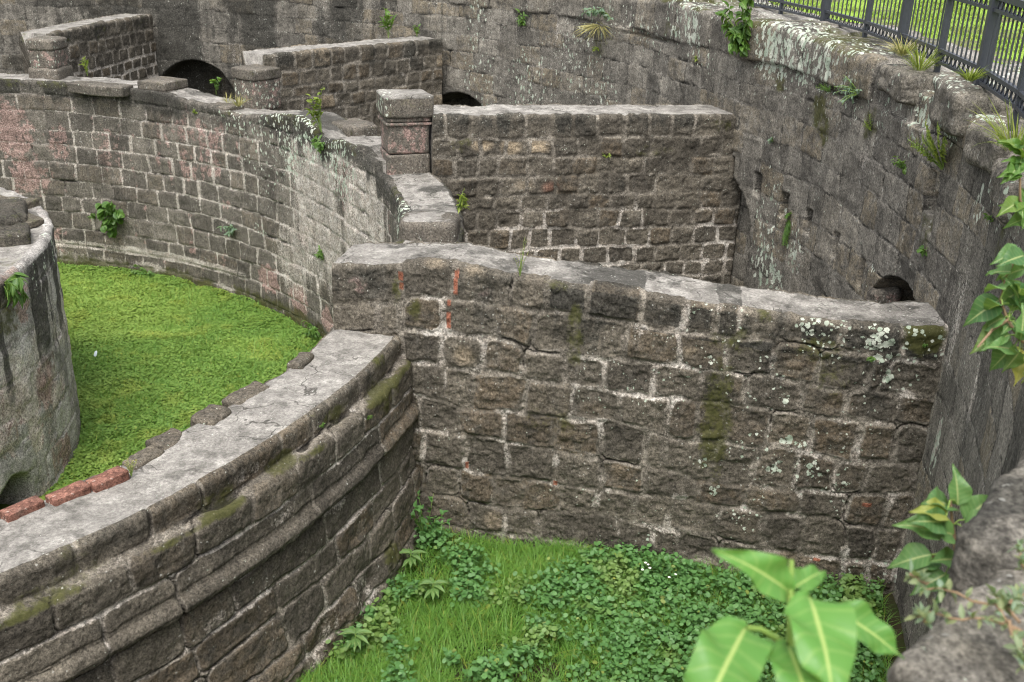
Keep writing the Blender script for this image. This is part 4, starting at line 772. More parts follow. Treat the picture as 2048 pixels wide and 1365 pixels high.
def zditch(P): return Z_DITCH+0.10*(fbm(P*np.array([1, 1, 0]), 0.9, 3, 30)-0.5)+0.03*(fbm(P*np.array([1, 1, 0]), 5, 3, 31)-0.5)
def zcourt(P): return Z_COURT+0.10*(fbm(P*np.array([1, 1, 0]), 0.7, 3, 32)-0.5)+0.03*(fbm(P*np.array([1, 1, 0]), 4, 3, 33)-0.5)
def zlawn(P):
    r = np.hypot(P[..., 0]-CX, P[..., 1]-CY); return -1.27+0.05*(fbm(P*np.array([1, 1, 0]), 1.2, 3, 34)-0.5)+0.0*r
M['ditch'] = soil('ditch_soil', (0.040, 0.055, 0.015), (0.055, 0.042, 0.025), (0.03, 0.05, 0.012))
M['court'] = soil('court_soil', (0.055, 0.10, 0.015), (0.045, 0.075, 0.015), (0.07, 0.11, 0.02), 6)
disc('ditch_ground', 7.0, 12.6, -180, 180, zditch, M['ditch'], 60, 420)
disc('courtyard_ground', 0.05, 7.2, -180, 180, zcourt, M['court'], 70, 260)
def lawn_mat():
    s = NT('lawn'); c = s.coord(); n = s.noise(c, 1.1, 5, 0.65); n2 = s.noise(c, 26, 4, 0.7); n3 = s.noise(c, 5, 4, 0.6)
    g = s.mix(n3, (0.19, 0.34, 0.04), (0.29, 0.42, 0.07)); col = s.mix(s.ss(n, 0.5, 0.62), g, (0.16, 0.16, 0.08)); col = s.mix(s.ss(n2, 0.5, 0.7), col, (0.15, 0.19, 0.045))
    s.bump(n2, 0.8, 0.03); return s.fin(col, 0.95, 0.1)
M['lawn'] = lawn_mat()
disc('lawn', 12.75, 320, -180, 180, zlawn, M['lawn'], 90, 400, geo=True)

# ================================================================== vegetation
def leaf_mat(name, dark, bright, vein, rough=0.45, trans=0.35, stripes=9.0):
    """lc = along, across(-1..1 mapped 0..1), random, yellowing"""
    s = NT(name); al, ac, rn, ye = s.attr('lc'); c = s.coord(); n = s.noise(c, 40, 3, 0.6)
    a = s.math('ABSOLUTE', s.sub(s.mul(ac, 2.0), 1.0))
    col = s.mix(s.add(s.mul(rn, 0.8), s.mul(s.sub(n, 0.5), 0.5)), dark, bright)
    w = s.math('SINE', s.mul(s.sub(al, s.mul(a, 0.13)), stripes*6.283)); w = s.ss(w, 0.55, 1.0)
    col = s.mix(s.mul(w, 0.20), col, vein); nb = s.noise(c, 18, 4, 0.6); col = s.mix(s.mul(s.ss(nb, 0.5, 0.7), 0.35), col, dark)
    col = s.mix(s.ss(a, 0.10, 0.03), col, vein)
    col = s.mix(ye, col, (0.42, 0.36, 0.06))
    s.bump(s.sub(1.0, w), 0.15, 0.004)
    s.put(s.b.inputs['Base Color'], col); s.put(s.b.inputs['Roughness'], rough); s.b.inputs['Specular IOR Level'].default_value = 0.4
    tr = s.n('ShaderNodeBsdfTranslucent'); s.put(tr.inputs[0], s.mix(0.5, col, (0.35, 0.5, 0.05)))
    mx = s.n('ShaderNodeMixShader'); mx.inputs[0].default_value = trans
    s.t.links.new(s.b.outputs[0], mx.inputs[1]); s.t.links.new(tr.outputs[0], mx.inputs[2]); s.t.links.new(mx.outputs[0], s.out.inputs[0])
    return s.m
M['leaf'] = leaf_mat('green_leaf', (0.045, 0.115, 0.022), (0.115, 0.235, 0.040), (0.26, 0.36, 0.11))
M['fig'] = leaf_mat('fig_leaf', (0.060, 0.150, 0.050), (0.150, 0.290, 0.085), (0.36, 0.42, 0.17))
M['big'] = leaf_mat('sapling_leaf', (0.10, 0.26, 0.055), (0.16, 0.37, 0.075), (0.42, 0.55, 0.17), 0.4, 0.4, 8)
M['dleaf'] = leaf_mat('dark_leaf', (0.055, 0.155, 0.038), (0.150, 0.310, 0.090), (0.10, 0.2, 0.07), 0.5, 0.25)
M['yleaf'] = leaf_mat('yellow_green_leaf', (0.10, 0.16, 0.018), (0.26, 0.32, 0.045), (0.35, 0.4, 0.1))
M['gleaf'] = leaf_mat('grey_green_leaf', (0.10, 0.17, 0.11), (0.22, 0.32, 0.22), (0.3, 0.38, 0.28))
M['grass'] = leaf_mat('grass_blade', (0.062, 0.185, 0.024), (0.205, 0.375, 0.060), (0.15, 0.28, 0.05), 0.5, 0.3)
M['dry'] = leaf_mat('dry_grass_blade', (0.20, 0.19, 0.07), (0.38, 0.34, 0.15), (0.4, 0.36, 0.16), 0.7, 0.2)
def stem_mat(name, a, b):
    s = NT(name); c = s.coord(); n = s.noise(c, 30, 4, 0.6); s.bump(n, 0.3, 0.003); return s.fin(s.mix(n, a, b), 0.6, 0.3)
M['gstem'] = stem_mat('green_stem', (0.14, 0.24, 0.05), (0.26, 0.36, 0.09)); M['wstem'] = stem_mat('woody_stem', (0.17, 0.11, 0.06), (0.32, 0.22, 0.13))
SH = {'ovate': lambda t: np.sin(pi*np.clip(t, 0, 1)**0.72)**0.9*(1-0.25*t), 'lance': lambda t: np.sin(pi*t**0.85)**1.1,
      'round': lambda t: np.sqrt(np.clip(1-(2*t-1)**2, 0, 1)), 'fig': lambda t: np.where(t < 0.78, np.sin(pi*np.clip(t/0.86, 0, 1)**0.62)**0.85, 0.30*((1-t)/0.22)**1.4), 'blong': lambda t: np.clip(1-(2*t-1)**4, 0, 1)**0.5*(1-0.15*t)}
class LM:
    """collects many leaves into one mesh"""
    def __init__(s): s.V = []; s.Q = []; s.A = []; s.n = 0
    def leaf(s, base, d, nrm, L, W, shape='ovate', curl=0.3, fold=0.25, nu=6, nv=2, rn=0.5, ye=0.0, wav=0.0):
        d = np.array(d, float); d /= np.linalg.norm(d); nrm = np.array(nrm, float); nrm -= d*(nrm@d); nrm /= max(np.linalg.norm(nrm), 1e-6); sd = np.cross(d, nrm)
        t = np.linspace(0, 1, nu+1)[:, None]; a = np.linspace(-1, 1, 2*nv+1)[None]
        w = SH[shape](np.linspace(0.0, 1.0, nu+1))[:, None]*W*0.5; w[0] = W*0.02; w[-1] = W*0.01
        x = np.sin(t*curl)/max(curl, 1e-4)*L if abs(curl) > 1e-4 else t*L; zc = -(1-np.cos(t*curl))/max(abs(curl), 1e-4)*L*np.sign(curl) if abs(curl) > 1e-4 else 0*t
        y = a*w; h = np.abs(a)*w*fold*2+zc+wav*W*np.sin(t*14+a*2.0)*np.abs(a)*0.12
        P = np.array(base)+d*x[..., None]*1.0+sd*y[..., None]+nrm*h[..., None]
        m = 2*nv+1; q = grid_quads(nu+1, m)+s.n
        s.V.append(P.reshape(-1, 3)); s.Q.append(q); s.n += P.shape[0]*m
        s.A.append(np.stack([np.broadcast_to(t, (nu+1, m)), np.broadcast_to(a*0.5+0.5, (nu+1, m)), np.full((nu+1, m), rn), np.full((nu+1, m), ye)], -1).reshape(-1, 4))
    def mesh(s, name, mat): return mesh_np(name, np.concatenate(s.V), np.concatenate(s.Q), None, dict(lc=np.concatenate(s.A)), [mat])
def rv(k, sc=1.0): return (rng.random(k)-0.5)*2*sc
def bez(a, b, c, n=8):
    t = np.linspace(0, 1, n)[:, None]; a, b, c = map(np.array, (a, b, c)); return (1-t)**2*a+2*t*(1-t)*b+t*t*c
def sprig(name, P, nrm, label, cat, h, w, nst, nlf, L, W, shape='ovate', mat='leaf', droop=0.3, up=0.7, group=None, fern=False, ye=0.0, stem='gstem', nu=5):
    """small plant rooted at P on a surface with normal nrm: stems and leaves"""
    t = thing(name, P, label, cat, group); P = np.array(P, float); nrm = np.array(nrm, float); lm = LM(); mb = MB()
    side = np.cross(nrm, [0, 0, 1.]); side /= max(np.linalg.norm(side), 1e-6)
    if np.linalg.norm(np.cross(nrm, [0, 0, 1.])) < 0.2: side = np.array([1., 0, 0])
    for k in range(nst):
        a = rv(1)[0]; tip = P+np.array([0, 0, 1.])*h*up*(0.5+0.6*rng.random())+side*w*a*0.5+nrm*w*(0.15+0.4*rng.random())-np.array([0, 0, 1.])*h*droop*rng.random()
        if abs(nrm[2]) > 0.8: tip = tip+np.cross(side, nrm)*w*0.5*rv(1)[0]
        mid = (P+tip)/2+np.array([0, 0, 1.])*h*0.15+nrm*w*0.1; pts = bez(P-nrm*0.02, mid, tip, 9); mb.tube(pts, np.linspace(1, 0.4, 9)*max(0.0025, 0.012*h), 5)
        for q in range(nlf):
            f = (0.25+0.75*(q+0.5)/nlf) if fern else 0.2+0.8*rng.random()
            i = min(int(f*8), 7); b = pts[i]+(pts[i+1]-pts[i])*(f*8-i); tg = pts[i+1]-pts[i]; tg /= np.linalg.norm(tg)
            if fern: sd = np.cross(tg, nrm); sd /= np.linalg.norm(sd); dr = tg*0.55+sd*(1 if q % 2 else -1)+rv(3, 0.15); nn = nrm+np.array([0, 0, 0.5])+rv(3, 0.2)
            else: dr = tg*0.4+nrm*0.45+rv(3, 0.95)-np.array([0, 0, droop]); nn = np.array([0, 0, 0.8])+nrm*0.5+rv(3, 0.45)
            sc = (1-0.5*f if fern else 0.65+0.6*rng.random()); lm.leaf(b, dr, nn, L*sc, W*sc, shape, 0.3+0.5*rng.random(), 0.15+0.2*rng.random(), nu, 1, rng.random(), ye*rng.random())
    placed('stem', mb.mesh('stem', M[stem], True), P, t); placed('foliage', lm.mesh('foliage', M[mat]), P, t)
    return t
def tuft(name, P, label, cat, n, L, mat='grass', spread=0.1, lean=(0, 0, 0), group=None):
    lm = LM(); P = np.array(P, float)
    for k in range(n):
        a = rng.random()*6.28; r = spread*rng.random()**0.7; b = P+np.array([cos(a)*r*0.4, sin(a)*r*0.4, -0.01]); d = np.array([cos(a)*0.55, sin(a)*0.55, 0.8])+np.array(lean)+rv(3, 0.25)
        lm.leaf(b, d, np.array([-cos(a), -sin(a), 0.6])+rv(3, 0.3), L*(0.5+0.7*rng.random()), 0.006+0.004*rng.random(), 'lance', 0.9*rng.random()+0.2, 0.1, 5, 1, rng.random(), 0.2*rng.random())
    o = placed(name, lm.mesh(name, M[mat]), P); return tag(o, label, cat, group)

# ---- near sapling: stem and six leaves
def at(px, py, dep): return ray(px, py)*dep
D0 = 1.42
sap = thing('sapling', at(1585, 1500, D0), 'out-of-focus young plant with large smooth bright green leaves in the near lower right', 'plant')
mb = MB(); pts = np.array([at(1583, 1120, D0), at(1581, 1180, D0), at(1582, 1240, D0), at(1580, 1300, D0), at(1584, 1400, D0), at(1592, 1560, D0+0.02)])
mb.tube(pts, [0.0035, 0.0052, 0.0055, 0.0058, 0.0062, 0.007], 10); placed('stem', mb.mesh('stem', M['gstem'], True), at(1585, 1500, D0), sap)
cdir = RCAM@np.array([0, 0, -1.0]); upv = np.array([0, 0, 1.0])
def bigleaf(b, tip, W, nrm, shape, pet=None, curl=0.35, fold=0.18, rn=0.5):
    b = np.array(b); tip = np.array(tip); L = np.linalg.norm(tip-b); lm = LM(); d = tip-b; nn = np.array(nrm)-d*(np.array(nrm)@d)/L**2; nn /= np.linalg.norm(nn)
    # start direction chosen so that the curled blade ends near the tip
    c = curl; ex = np.sin(c)/c; ez = -(1-np.cos(c))/c; ang = np.arctan2(-ez, ex); dl = d/L; d0 = dl*np.cos(ang)+nn*np.sin(ang); n0 = nn*np.cos(ang)-dl*np.sin(ang)
    lm.leaf(b, d0, n0, L/np.hypot(ex, ez), W, shape, c, fold, 22, 7, rn, 0, 1.0); o = placed('leaf', lm.mesh('leaf', M['big']), at(1585, 1500, D0), sap)
    if pet is not None:
        m = MB(); m.tube(np.array(pet), np.linspace(0.0045, 0.0034, len(pet)), 8); g = m.mesh('petiole', M['gstem'], True)
        g.transform(mathutils.Matrix.Translation(-mathutils.Vector(at(1585, 1500, D0).tolist()))); obj('petiole', g, o)
bigleaf(at(1578, 1185, D0), at(1426, 1098, D0-0.04), 0.062, upv*0.5+cdir*0.8, 'ovate', curl=0.75, fold=0.28, rn=0.75)
bigleaf(at(1586, 1178, D0), at(1650, 1142, D0+0.05), 0.040, cdir*0.6+upv*0.5+np.array([-0.3, 0, 0]), 'ovate', curl=0.4, fold=0.22, rn=0.4)
bigleaf(at(1617, 1192, D0-0.05), at(1672, 1430, D0-0.20), 0.098, cdir*0.9+upv*0.55, 'ovate', [at(1580, 1290, D0), at(1590, 1220, D0-0.02), at(1604, 1196, D0-0.04), at(1617, 1192, D0-0.05)], 0.55, 0.12, 0.6)
bigleaf(at(1668, 1216, D0+0.06), at(1808, 1318, D0+0.06), 0.066, cdir*0.7+upv*0.7+np.array([0.2, 0, 0]), 'ovate', [at(1582, 1300, D0), at(1620, 1250, D0+0.03), at(1668, 1216, D0+0.06)], 0.3, 0.12, 0.25)
bigleaf(at(1492, 1256, D0-0.04), at(1398, 1450, D0-0.17), 0.092, cdir*0.8+upv*0.55+np.array([-0.3, 0, 0]), 'blong', [at(1580, 1305, D0), at(1550, 1275, D0-0.02), at(1520, 1258, D0-0.03), at(1492, 1256, D0-0.04)], 0.6, 0.12, 0.5)
bigleaf(at(1574, 1290, D0-0.06), at(1632, 1470, D0-0.22), 0.080, cdir*0.8+upv*0.6+np.array([-0.1, 0, 0]), 'ovate', [at(1582, 1330, D0), at(1576, 1300, D0-0.04), at(1574, 1290, D0-0.06)], 0.5, 0.12, 0.2)

# ---- fig saplings rooted in the outer wall at right
def figplant(root, nodes, leaves, label, L0, mat='fig', stemr=0.006):
    t = thing('fig_sapling', root, label, 'plant', 'young figs rooted in the outer wall')
    m = MB()
    for pts in nodes: m.tube(np.array(pts), np.linspace(stemr, stemr*0.5, len(pts)), 7)
    placed('stem', m.mesh('stem', M['wstem'], True), root, t)
    for (b, d, n, L, ye, pet) in leaves:
        lm = LM(); lm.leaf(b, d, n, L, L*0.62, 'fig', 0.55, 0.22, 14, 4, rng.random(), ye, 0.6); o = placed('leaf', lm.mesh('leaf', M[mat]), root, t)
        if pet is not None:
            g = MB(); g.tube(np.array(pet), 0.0018, 5); g = g.mesh('petiole', M['gstem'], True); g.transform(mathutils.Matrix.Translation(-mathutils.Vector([float(x) for x in root]))); obj('petiole', g, o)
D1 = 2.45; root = at(1925, 1190, D1+0.05); S = [at(1925, 1190, D1+0.05), at(1912, 1110, D1), at(1905, 1050, D1), at(1900, 1000, D1-0.03)]
LV = [((1915, 1010), (1918, 972), .085, 0, 1.0), ((1895, 1010), (1848, 975), .10, 0, 0.6), ((1893, 1030), (1840, 1005), .09, 0.8, 0.5), ((1930, 1040), (1968, 1000), .10, 0, 0.7), ((1890, 1045), (1835, 1032), .09, 0, 0.8), ((1880, 1062), (1800, 1032), .105, 0, 0.9),
      ((1905, 1070), (1868, 1045), .095, 0, 0.9), ((1925, 1055), (1960, 1045), .10, 0, .5), ((1862, 1110), (1800, 1115), .095, 0, 0.9), ((1866, 1115), (1815, 1140), .08, 0, 0.9), ((1890, 1150), (1845, 1165), .085, 0, 0.5), ((1905, 1165), (1865, 1160), .08, 0, 0.4), ((1910, 1120), (1890, 1110), .08, 0, .5), ((1915, 1180), (1885, 1185), .07, 0, .4)]
lv = []
for (b, tip, L, ye, fl) in LV:
    B_ = at(*b, D1-0.02+rv(1, 0.04)[0]); T_ = at(*tip, D1-0.06+rv(1, 0.05)[0]); i = int(np.argmin([np.linalg.norm(B_-q) for q in S])); lv.append((B_, T_-B_-np.array([0, 0, 0.01]), upv*0.7+cdir*0.9*fl+rv(3, 0.2), L*1.15, ye*0.6, [S[i], (S[i]+B_)/2+np.array([0, 0, 0.006]), B_]))
figplant(root, [S, [S[1], at(1880, 1120, D1), at(1862, 1112, D1)]], lv, 'young fig with heart-shaped leaves beside the rounded grey stones at lower right', 0.1)
D2 = 3.05; root = at(2075, 700, D2+0.1); S = [at(2075, 700, D2+0.1), at(2040, 680, D2), at(2015, 640, D2), at(2000, 600, D2-0.02), at(2010, 560, D2), at(2030, 520, D2)]
lv = []
for (b, tip, L, ye) in [((2040, 505), (1990, 518), .10, 0), ((2048, 512), (2000, 522), .1, 0), ((2050, 538), (2005, 550), .09, 0), ((2012, 578), (1965, 570), .10, 0), ((2005, 565), (2020, 548), .05, 0.3), ((2000, 600), (1950, 632), .12, 0), ((2005, 610), (1975, 612), .10, 0), ((2030, 600), (2060, 550), .13, 0), ((2040, 610), (2035, 560), .12, 0), ((2010, 635), (1960, 655), .10, 0), ((2020, 620), (2055, 600), .10, 0), ((2012, 660), (1940, 700), .12, 0.15), ((2020, 670), (1970, 690), .10, 0), ((2010, 672), (1925, 712), .1, 0), ((2030, 690), (1985, 735), .11, 0), ((2040, 680), (2050, 640), .1, 0), ((2025, 700), (1998, 690), .10, 0), ((2045, 700), (2040, 760), .12, 0.75), ((2060, 690), (2062, 740), .12, 0.4), ((2038, 705), (2012, 740), .09, 0.1), ((2030, 640), (2000, 668), .1, 0), ((2035, 655), (2060, 665), .11, 0), ((2022, 545), (1988, 540), .09, 0), ((2055, 575), (2025, 590), .11, 0)]:
    B_ = at(*b, D2+rv(1, 0.06)[0]); T_ = at(*tip, D2-0.02+rv(1, 0.08)[0]); i = int(np.argmin([np.linalg.norm(B_-q) for q in S])); lv.append((B_, T_-B_, upv*0.75+cdir*0.8+rv(3, 0.25), L*1.1, ye, [S[i], (S[i]+B_)/2+np.array([0, 0, 0.008]), B_]))
figplant(root, [S, [S[2], at(1985, 660, D2), at(1955, 695, D2)]], lv, 'large fig sapling hanging into view from the right edge over the outer wall', 0.1)
D3 = 3.9; root = at(2060, 440, D3+0.15); S = [at(2060, 440, D3+0.15), at(2040, 400, D3), at(2040, 340, D3), at(2046, 290, D3)]; lv = []
for k in range(22):
    f = rng.random(); i = min(int(f*3), 2); b = S[i]+(S[i+1]-S[i])*(f*3-i); q = rv(2); lv.append((b, RCAM@np.array([-0.6+q[0]*0.8, q[1]*0.8, -0.3])+np.array([0, 0, -0.1]), upv*0.6+cdir*0.7+rv(3, 0.3), 0.07+0.05*rng.random(), 0.1*(rng.random() > .8), None))
figplant(root, [S], lv, 'fig shoot with dark green leaves at the right edge below the fence end', 0.1, 'leaf')

# ---- creeping weed on the near stones
PB = [(1855, 1195), (1900, 1215), (1960, 1225), (2000, 1235), (2030, 1255), (2060, 1300)]
def onst(px, py): return onz(px, py, -1.155)
t = thing('creeping_weed', onst(1980, 1230), 'straggling weed with bare brown runners and tiny leaves trailing over the near grey stones', 'plant')
m = MB(); lm = LM()
RUN = [[(2060, 1330), (2015, 1270), (1985, 1235), (1940, 1225), (1895, 1205), (1850, 1190)], [(2060, 1290), (2010, 1265), (1960, 1262), (1905, 1262), (1850, 1250)], [(2030, 1270), (2005, 1225), (1985, 1200)], [(2005, 1240), (2030, 1215), (2060, 1190)], [(2010, 1270), (2030, 1320), (2050, 1370)], [(2055, 1175), (2040, 1150), (2030, 1120)], [(1850, 1190), (1830, 1185), (1815, 1165)], [(1850, 1250), (1830, 1245), (1850, 1270)]]
for R_ in RUN:
    P_ = np.array([onst(*p)+np.array([0, 0, 0.012+0.02*rng.random()]) for p in R_]); tt = np.linspace(0, 1, 16); P_ = np.stack([np.interp(tt, np.linspace(0, 1, len(P_)), P_[:, k]) for k in range(3)], 1)+rv((16, 3), 0.003); m.tube(P_, np.linspace(0.0032, 0.0016, 16), 6)
    for k in range(26):
        i = min(15, int(16*(0.25+0.75*rng.random()))); lm.leaf(P_[i], rv(3)+np.array([0, 0, 0.5]), upv+rv(3, 0.6), 0.016+0.016*rng.random(), 0.008+0.006*rng.random(), 'lance', 0.4, 0.2, 4, 1, rng.random(), 0.35*rng.random())
placed('runner', m.mesh('runner', M['wstem'], True), onst(1980, 1230), t); placed('foliage', lm.mesh('foliage', M['gleaf']), onst(1980, 1230), t)

# ---- plants rooted in the walls
def inw(P): v = np.array([CX-P[0], CY-P[1]]); v /= np.hypot(*v); return np.array([v[0], v[1], 0])
OW = cylo
RW = lambda px, py: cyl(px, py, 6.95)
UP = np.array([0, 0, 1.0]); n1 = np.array([d1[1], -d1[0], 0.0])
G = 'small plants growing from the walls'
def wp(P, nrm, *a, **k): return sprig('wall_plant', P, nrm, *a, group=G, **k)
P = OW(1492, 100); wp(P, inw(P), 'leafy green bush hanging from the outer wall top left of the fence', 'bush', 0.85, 0.5, 16, 16, 0.11, 0.075, 'ovate', 'leaf', 0.75, 0.9)
P = OW(1490, 60)+UP*0.2; wp(P, UP*0.7+inw(P), 'pale broad-leaved shoots on the wall top above the hanging bush', 'plant', 0.4, 0.5, 7, 10, 0.12, 0.08, 'ovate', 'yleaf', 0.1, 0.8)
P = OW(1885, 345); wp(P, inw(P), 'yellow-green feathery bush below the lichen-spotted block near the fence', 'bush', 0.45, 0.5, 13, 16, 0.10, 0.026, 'lance', 'yleaf', 0.25, 0.9, fern=True)
P = OW(1583, 425); wp(P, inw(P), 'narrow fern hanging below the small square holes in the outer wall', 'fern', 0.2, 0.15, 4, 26, 0.10, 0.025, 'lance', 'leaf', 2.6, 0.2, fern=True)
P = OW(1812, 340); wp(P, inw(P), 'small round clump on the outer wall left of the yellow-green feathery bush', 'plant', 0.16, 0.2, 9, 8, 0.035, 0.022, 'ovate', 'leaf', 0.5, 0.7)
P = OW(1718, 190); wp(P, inw(P), 'grey-green lacy weed on the mossy upper part of the outer wall', 'plant', 0.35, 0.4, 12, 14, 0.045, 0.016, 'round', 'gleaf', 0.7, 0.6)
P = OW(1658, 185); wp(P, inw(P), 'little fern on the moss-green stone of the outer wall', 'fern', 0.18, 0.25, 7, 12, 0.04, 0.015, 'lance', 'leaf', 0.5, 0.6, fern=True)
P = OW(1743, 268); wp(P, inw(P), 'small bright sprig below the grey-green lacy weed', 'plant', 0.22, 0.15, 5, 12, 0.05, 0.018, 'lance', 'yleaf', 0.4, 0.8, fern=True)
P = OW(1546, 285); wp(P, inw(P), 'tiny weed alone on the outer wall right of the second block wall', 'plant', 0.12, 0.12, 4, 7, 0.04, 0.02, 'ovate', 'gleaf', 0.5, 0.7)
P = OW(1455, 240); wp(P, inw(P), 'tiny leaf tuft in the corner at the top right end of the second block wall', 'plant', 0.08, 0.12, 3, 6, 0.04, 0.025, 'ovate', 'leaf', 0.4, 0.6)
P = OW(1853, 508); wp(P, inw(P), 'bright leaf pair above the arched opening at right', 'plant', 0.08, 0.1, 3, 4, 0.05, 0.04, 'round', 'leaf', 0.2, 0.7)
P = OW(1985, 448); wp(P, inw(P), 'little sprig on the dark outer wall near the right edge', 'plant', 0.10, 0.10, 4, 7, 0.035, 0.014, 'lance', 'leaf', 0.2, 0.7)
P = OW(1395, 125); wp(P, inw(P), 'tiny upright weed on the outer wall below its lichen patch', 'plant', 0.13, 0.08, 3, 6, 0.05, 0.02, 'ovate', 'yleaf', 0.1, 0.8)
P = OW(1045, 55); wp(P, inw(P), 'upright weed with paired leaves high on the outer wall above the second block wall', 'plant', 0.3, 0.18, 5, 8, 0.09, 0.035, 'ovate', 'leaf', 0.3, 0.9)
P = OW(1197, 98); wp(P, inw(P), 'yellow moss-like cushion on the outer wall below the dry grass', 'plant', 0.1, 0.25, 10, 9, 0.035, 0.012, 'lance', 'yleaf', 0.4, 0.5)
P = OW(1215, 30); wp(P, inw(P), 'green weeds mixed into the dry grass at the outer wall top', 'plant', 0.3, 0.6, 9, 9, 0.08, 0.035, 'ovate', 'gleaf', 0.6, 0.6)
P = RW(233, 425); wp(P, inw(P), 'round-leaved creeper hanging on the inner face of the ring wall', 'creeper', 0.55, 0.5, 13, 13, 0.11, 0.095, 'round', 'leaf', 1.0, 0.5)
P = RW(190, 432); wp(P, inw(P), 'small ferny tuft left of the round-leaved creeper', 'plant', 0.15, 0.2, 6, 8, 0.05, 0.025, 'ovate', 'leaf', 0.5, 0.6)
P = RW(470, 462); wp(P, inw(P), 'low leafy weed on the ring wall below a white lichen patch', 'plant', 0.22, 0.35, 7, 8, 0.08, 0.035, 'ovate', 'gleaf', 0.6, 0.5)
P = RW(648, 522); wp(P, inw(P), 'narrow fern tuft on the ring wall just left of the front block wall', 'fern', 0.28, 0.2, 8, 10, 0.06, 0.02, 'lance', 'leaf', 0.3, 0.8)
P = RW(640, 262); wp(P, inw(P)+UP, 'pale green seedling standing on the ring wall edge', 'plant', 0.42, 0.2, 5, 9, 0.09, 0.06, 'ovate', 'yleaf', 0.1, 0.95)
P = RW(648, 288); wp(P, inw(P), 'darker leafy tuft under the pale green seedling', 'plant', 0.2, 0.28, 8, 9, 0.08, 0.03, 'lance', 'leaf', 0.7, 0.5)
P = RW(392, 225); wp(P, inw(P), 'tiny mossy sprig on the dark top course of the ring wall', 'plant', 0.12, 0.1, 4, 6, 0.04, 0.02, 'ovate', 'yleaf', 0.5, 0.5)
P = RW(640, 668); wp(P, inw(P), 'bushy weeds at the mossy foot of the ring wall', 'plant', 0.3, 0.45, 10, 10, 0.07, 0.05, 'ovate', 'leaf', 0.4, 0.7)
P = RW(300, 548); wp(P, inw(P), 'little weeds at the foot of the ring wall below its pale band', 'plant', 0.22, 0.4, 8, 8, 0.06, 0.05, 'ovate', 'leaf', 0.3, 0.7)
P = onz(777, 75, -2.18); wp(P, UP, 'leafy sprout on top of the wall left of the tall pillar', 'plant', 0.32, 0.25, 6, 8, 0.12, 0.06, 'ovate', 'leaf', 0.1, 1.0)
P = onz(834, 72, -2.18); wp(P, UP, 'low green leaf cluster on the same far wall top close to the outer wall', 'plant', 0.1, 0.2, 5, 6, 0.07, 0.04, 'ovate', 'leaf', 0.1, 0.7)
P = onz(175, 150, -2.75); wp(P, UP, 'small yellow-green weed at the foot of the farthest wall', 'plant', 0.25, 0.15, 5, 8, 0.07, 0.035, 'ovate', 'yleaf', 0.2, 1.0)
P = onz(432, 188, -2.86); wp(P, UP, 'seedling with three round leaves on the ring wall in front of the dark arch', 'plant', 0.16, 0.2, 4, 4, 0.09, 0.07, 'round', 'leaf', 0.0, 0.9)
tuft('grass_tuft', onz(477, 212, -2.85), 'yellow grass tuft beside the short lichen-spotted pillar', 'grass tuft', 60, 0.24, 'dry', 0.12, group='grass tufts on the walls')
tuft('grass_tuft', onz(455, 205, -2.86), 'thin yellow grass tuft a little left of the short pillar', 'grass tuft', 30, 0.2, 'dry', 0.1, group='grass tufts on the walls')
tuft('grass_tuft', onz(720, 296, -2.95), 'thin pale grass on the broken ring wall top left of the tall pillar', 'grass tuft', 22, 0.16, 'dry', 0.06, group='grass tufts on the walls')
P = cyl(918, 420, 7.75, False); wp(P, -inw(P), 'yellow-green weed on the outer edge of the ring wall behind the front block wall', 'plant', 0.35, 0.15, 7, 10, 0.06, 0.02, 'lance', 'yleaf', 0.5, 0.7)
P = W2P(1212, 314); wp(P, np.array([0.2, -1, 0]), 'tiny yellow plant alone in the middle of the second block wall', 'plant', 0.08, 0.1, 4, 5, 0.045, 0.02, 'ovate', 'yleaf', 0.2, 0.6)
P = onz(1040, 548, -2.72); wp(P, UP, 'dry yellowish sprig on the top edge of the front block wall', 'plant', 0.22, 0.14, 7, 14, 0.014, 0.006, 'lance', 'dry', 0.05, 1.0)
P = onz(262, 948, -3.40); wp(P, UP, 'little yellow-flowered sprig at the end of the red bricks', 'plant', 0.07, 0.08, 7, 12, 0.016, 0.007, 'lance', 'dry', 0.05, 1.0)
for px, py, lb in ((643, 856, 'small sprig on the mossy ledge of the moulded wall, left of the other sprig'), (735, 838, 'small leafy sprig growing from a joint of the moulded wall near the front block wall'), (585, 1215, 'tiny weed low on the moulded wall')):
    P = NP(px, py, 7.61); wp(P, -inw(P), lb, 'plant', 0.05, 0.05, 4, 7, 0.022, 0.010, 'ovate', 'leaf', 0.2, 0.9)
P = TP(8, 570); wp(P, -inw(P), 'large-leaved bush growing from the rim of the round tower', 'bush', 0.28, 0.3, 9, 9, 0.13, 0.05, 'ovate', 'leaf', 1.0, 0.5)
for px, py, r_, lb in ((1805, 110, 0.12, 'dry grass tuft at the foot of the fence post above the mossy wall'), (1840, 140, 0.16, 'green-yellow grass tuft on the wall top just right of the drier one'), (2030, 300, 0.16, 'grass tuft on the rounded blocks at the right edge below the fence'), (1940, 160, 0.08, 'short grass tuft behind the lichen-spotted block by a fence post')):
    P = cyl(px, py, 11.75); tuft('grass_tuft', P, lb, 'grass tuft', 90, r_*2.0, 'dry' if px == 1805 else 'yleaf', r_, group='grass tufts on the walls')
P = OW(1205, 50); tuft('grass_tuft', P+inw(P)*0.05, 'hanging dry grass tuft high on the outer wall', 'grass tuft', 90, 0.42, 'dry', 0.25, tuple(inw(P)*0.6+np.array([0, 0, -0.9])), group='grass tufts on the walls')
P = W1P(1742, 715); wp(P, n1, 'tiny green clump under the lichen patch on the front block wall', 'plant', 0.05, 0.12, 6, 7, 0.02, 0.014, 'round', 'leaf', 0.3, 0.3)
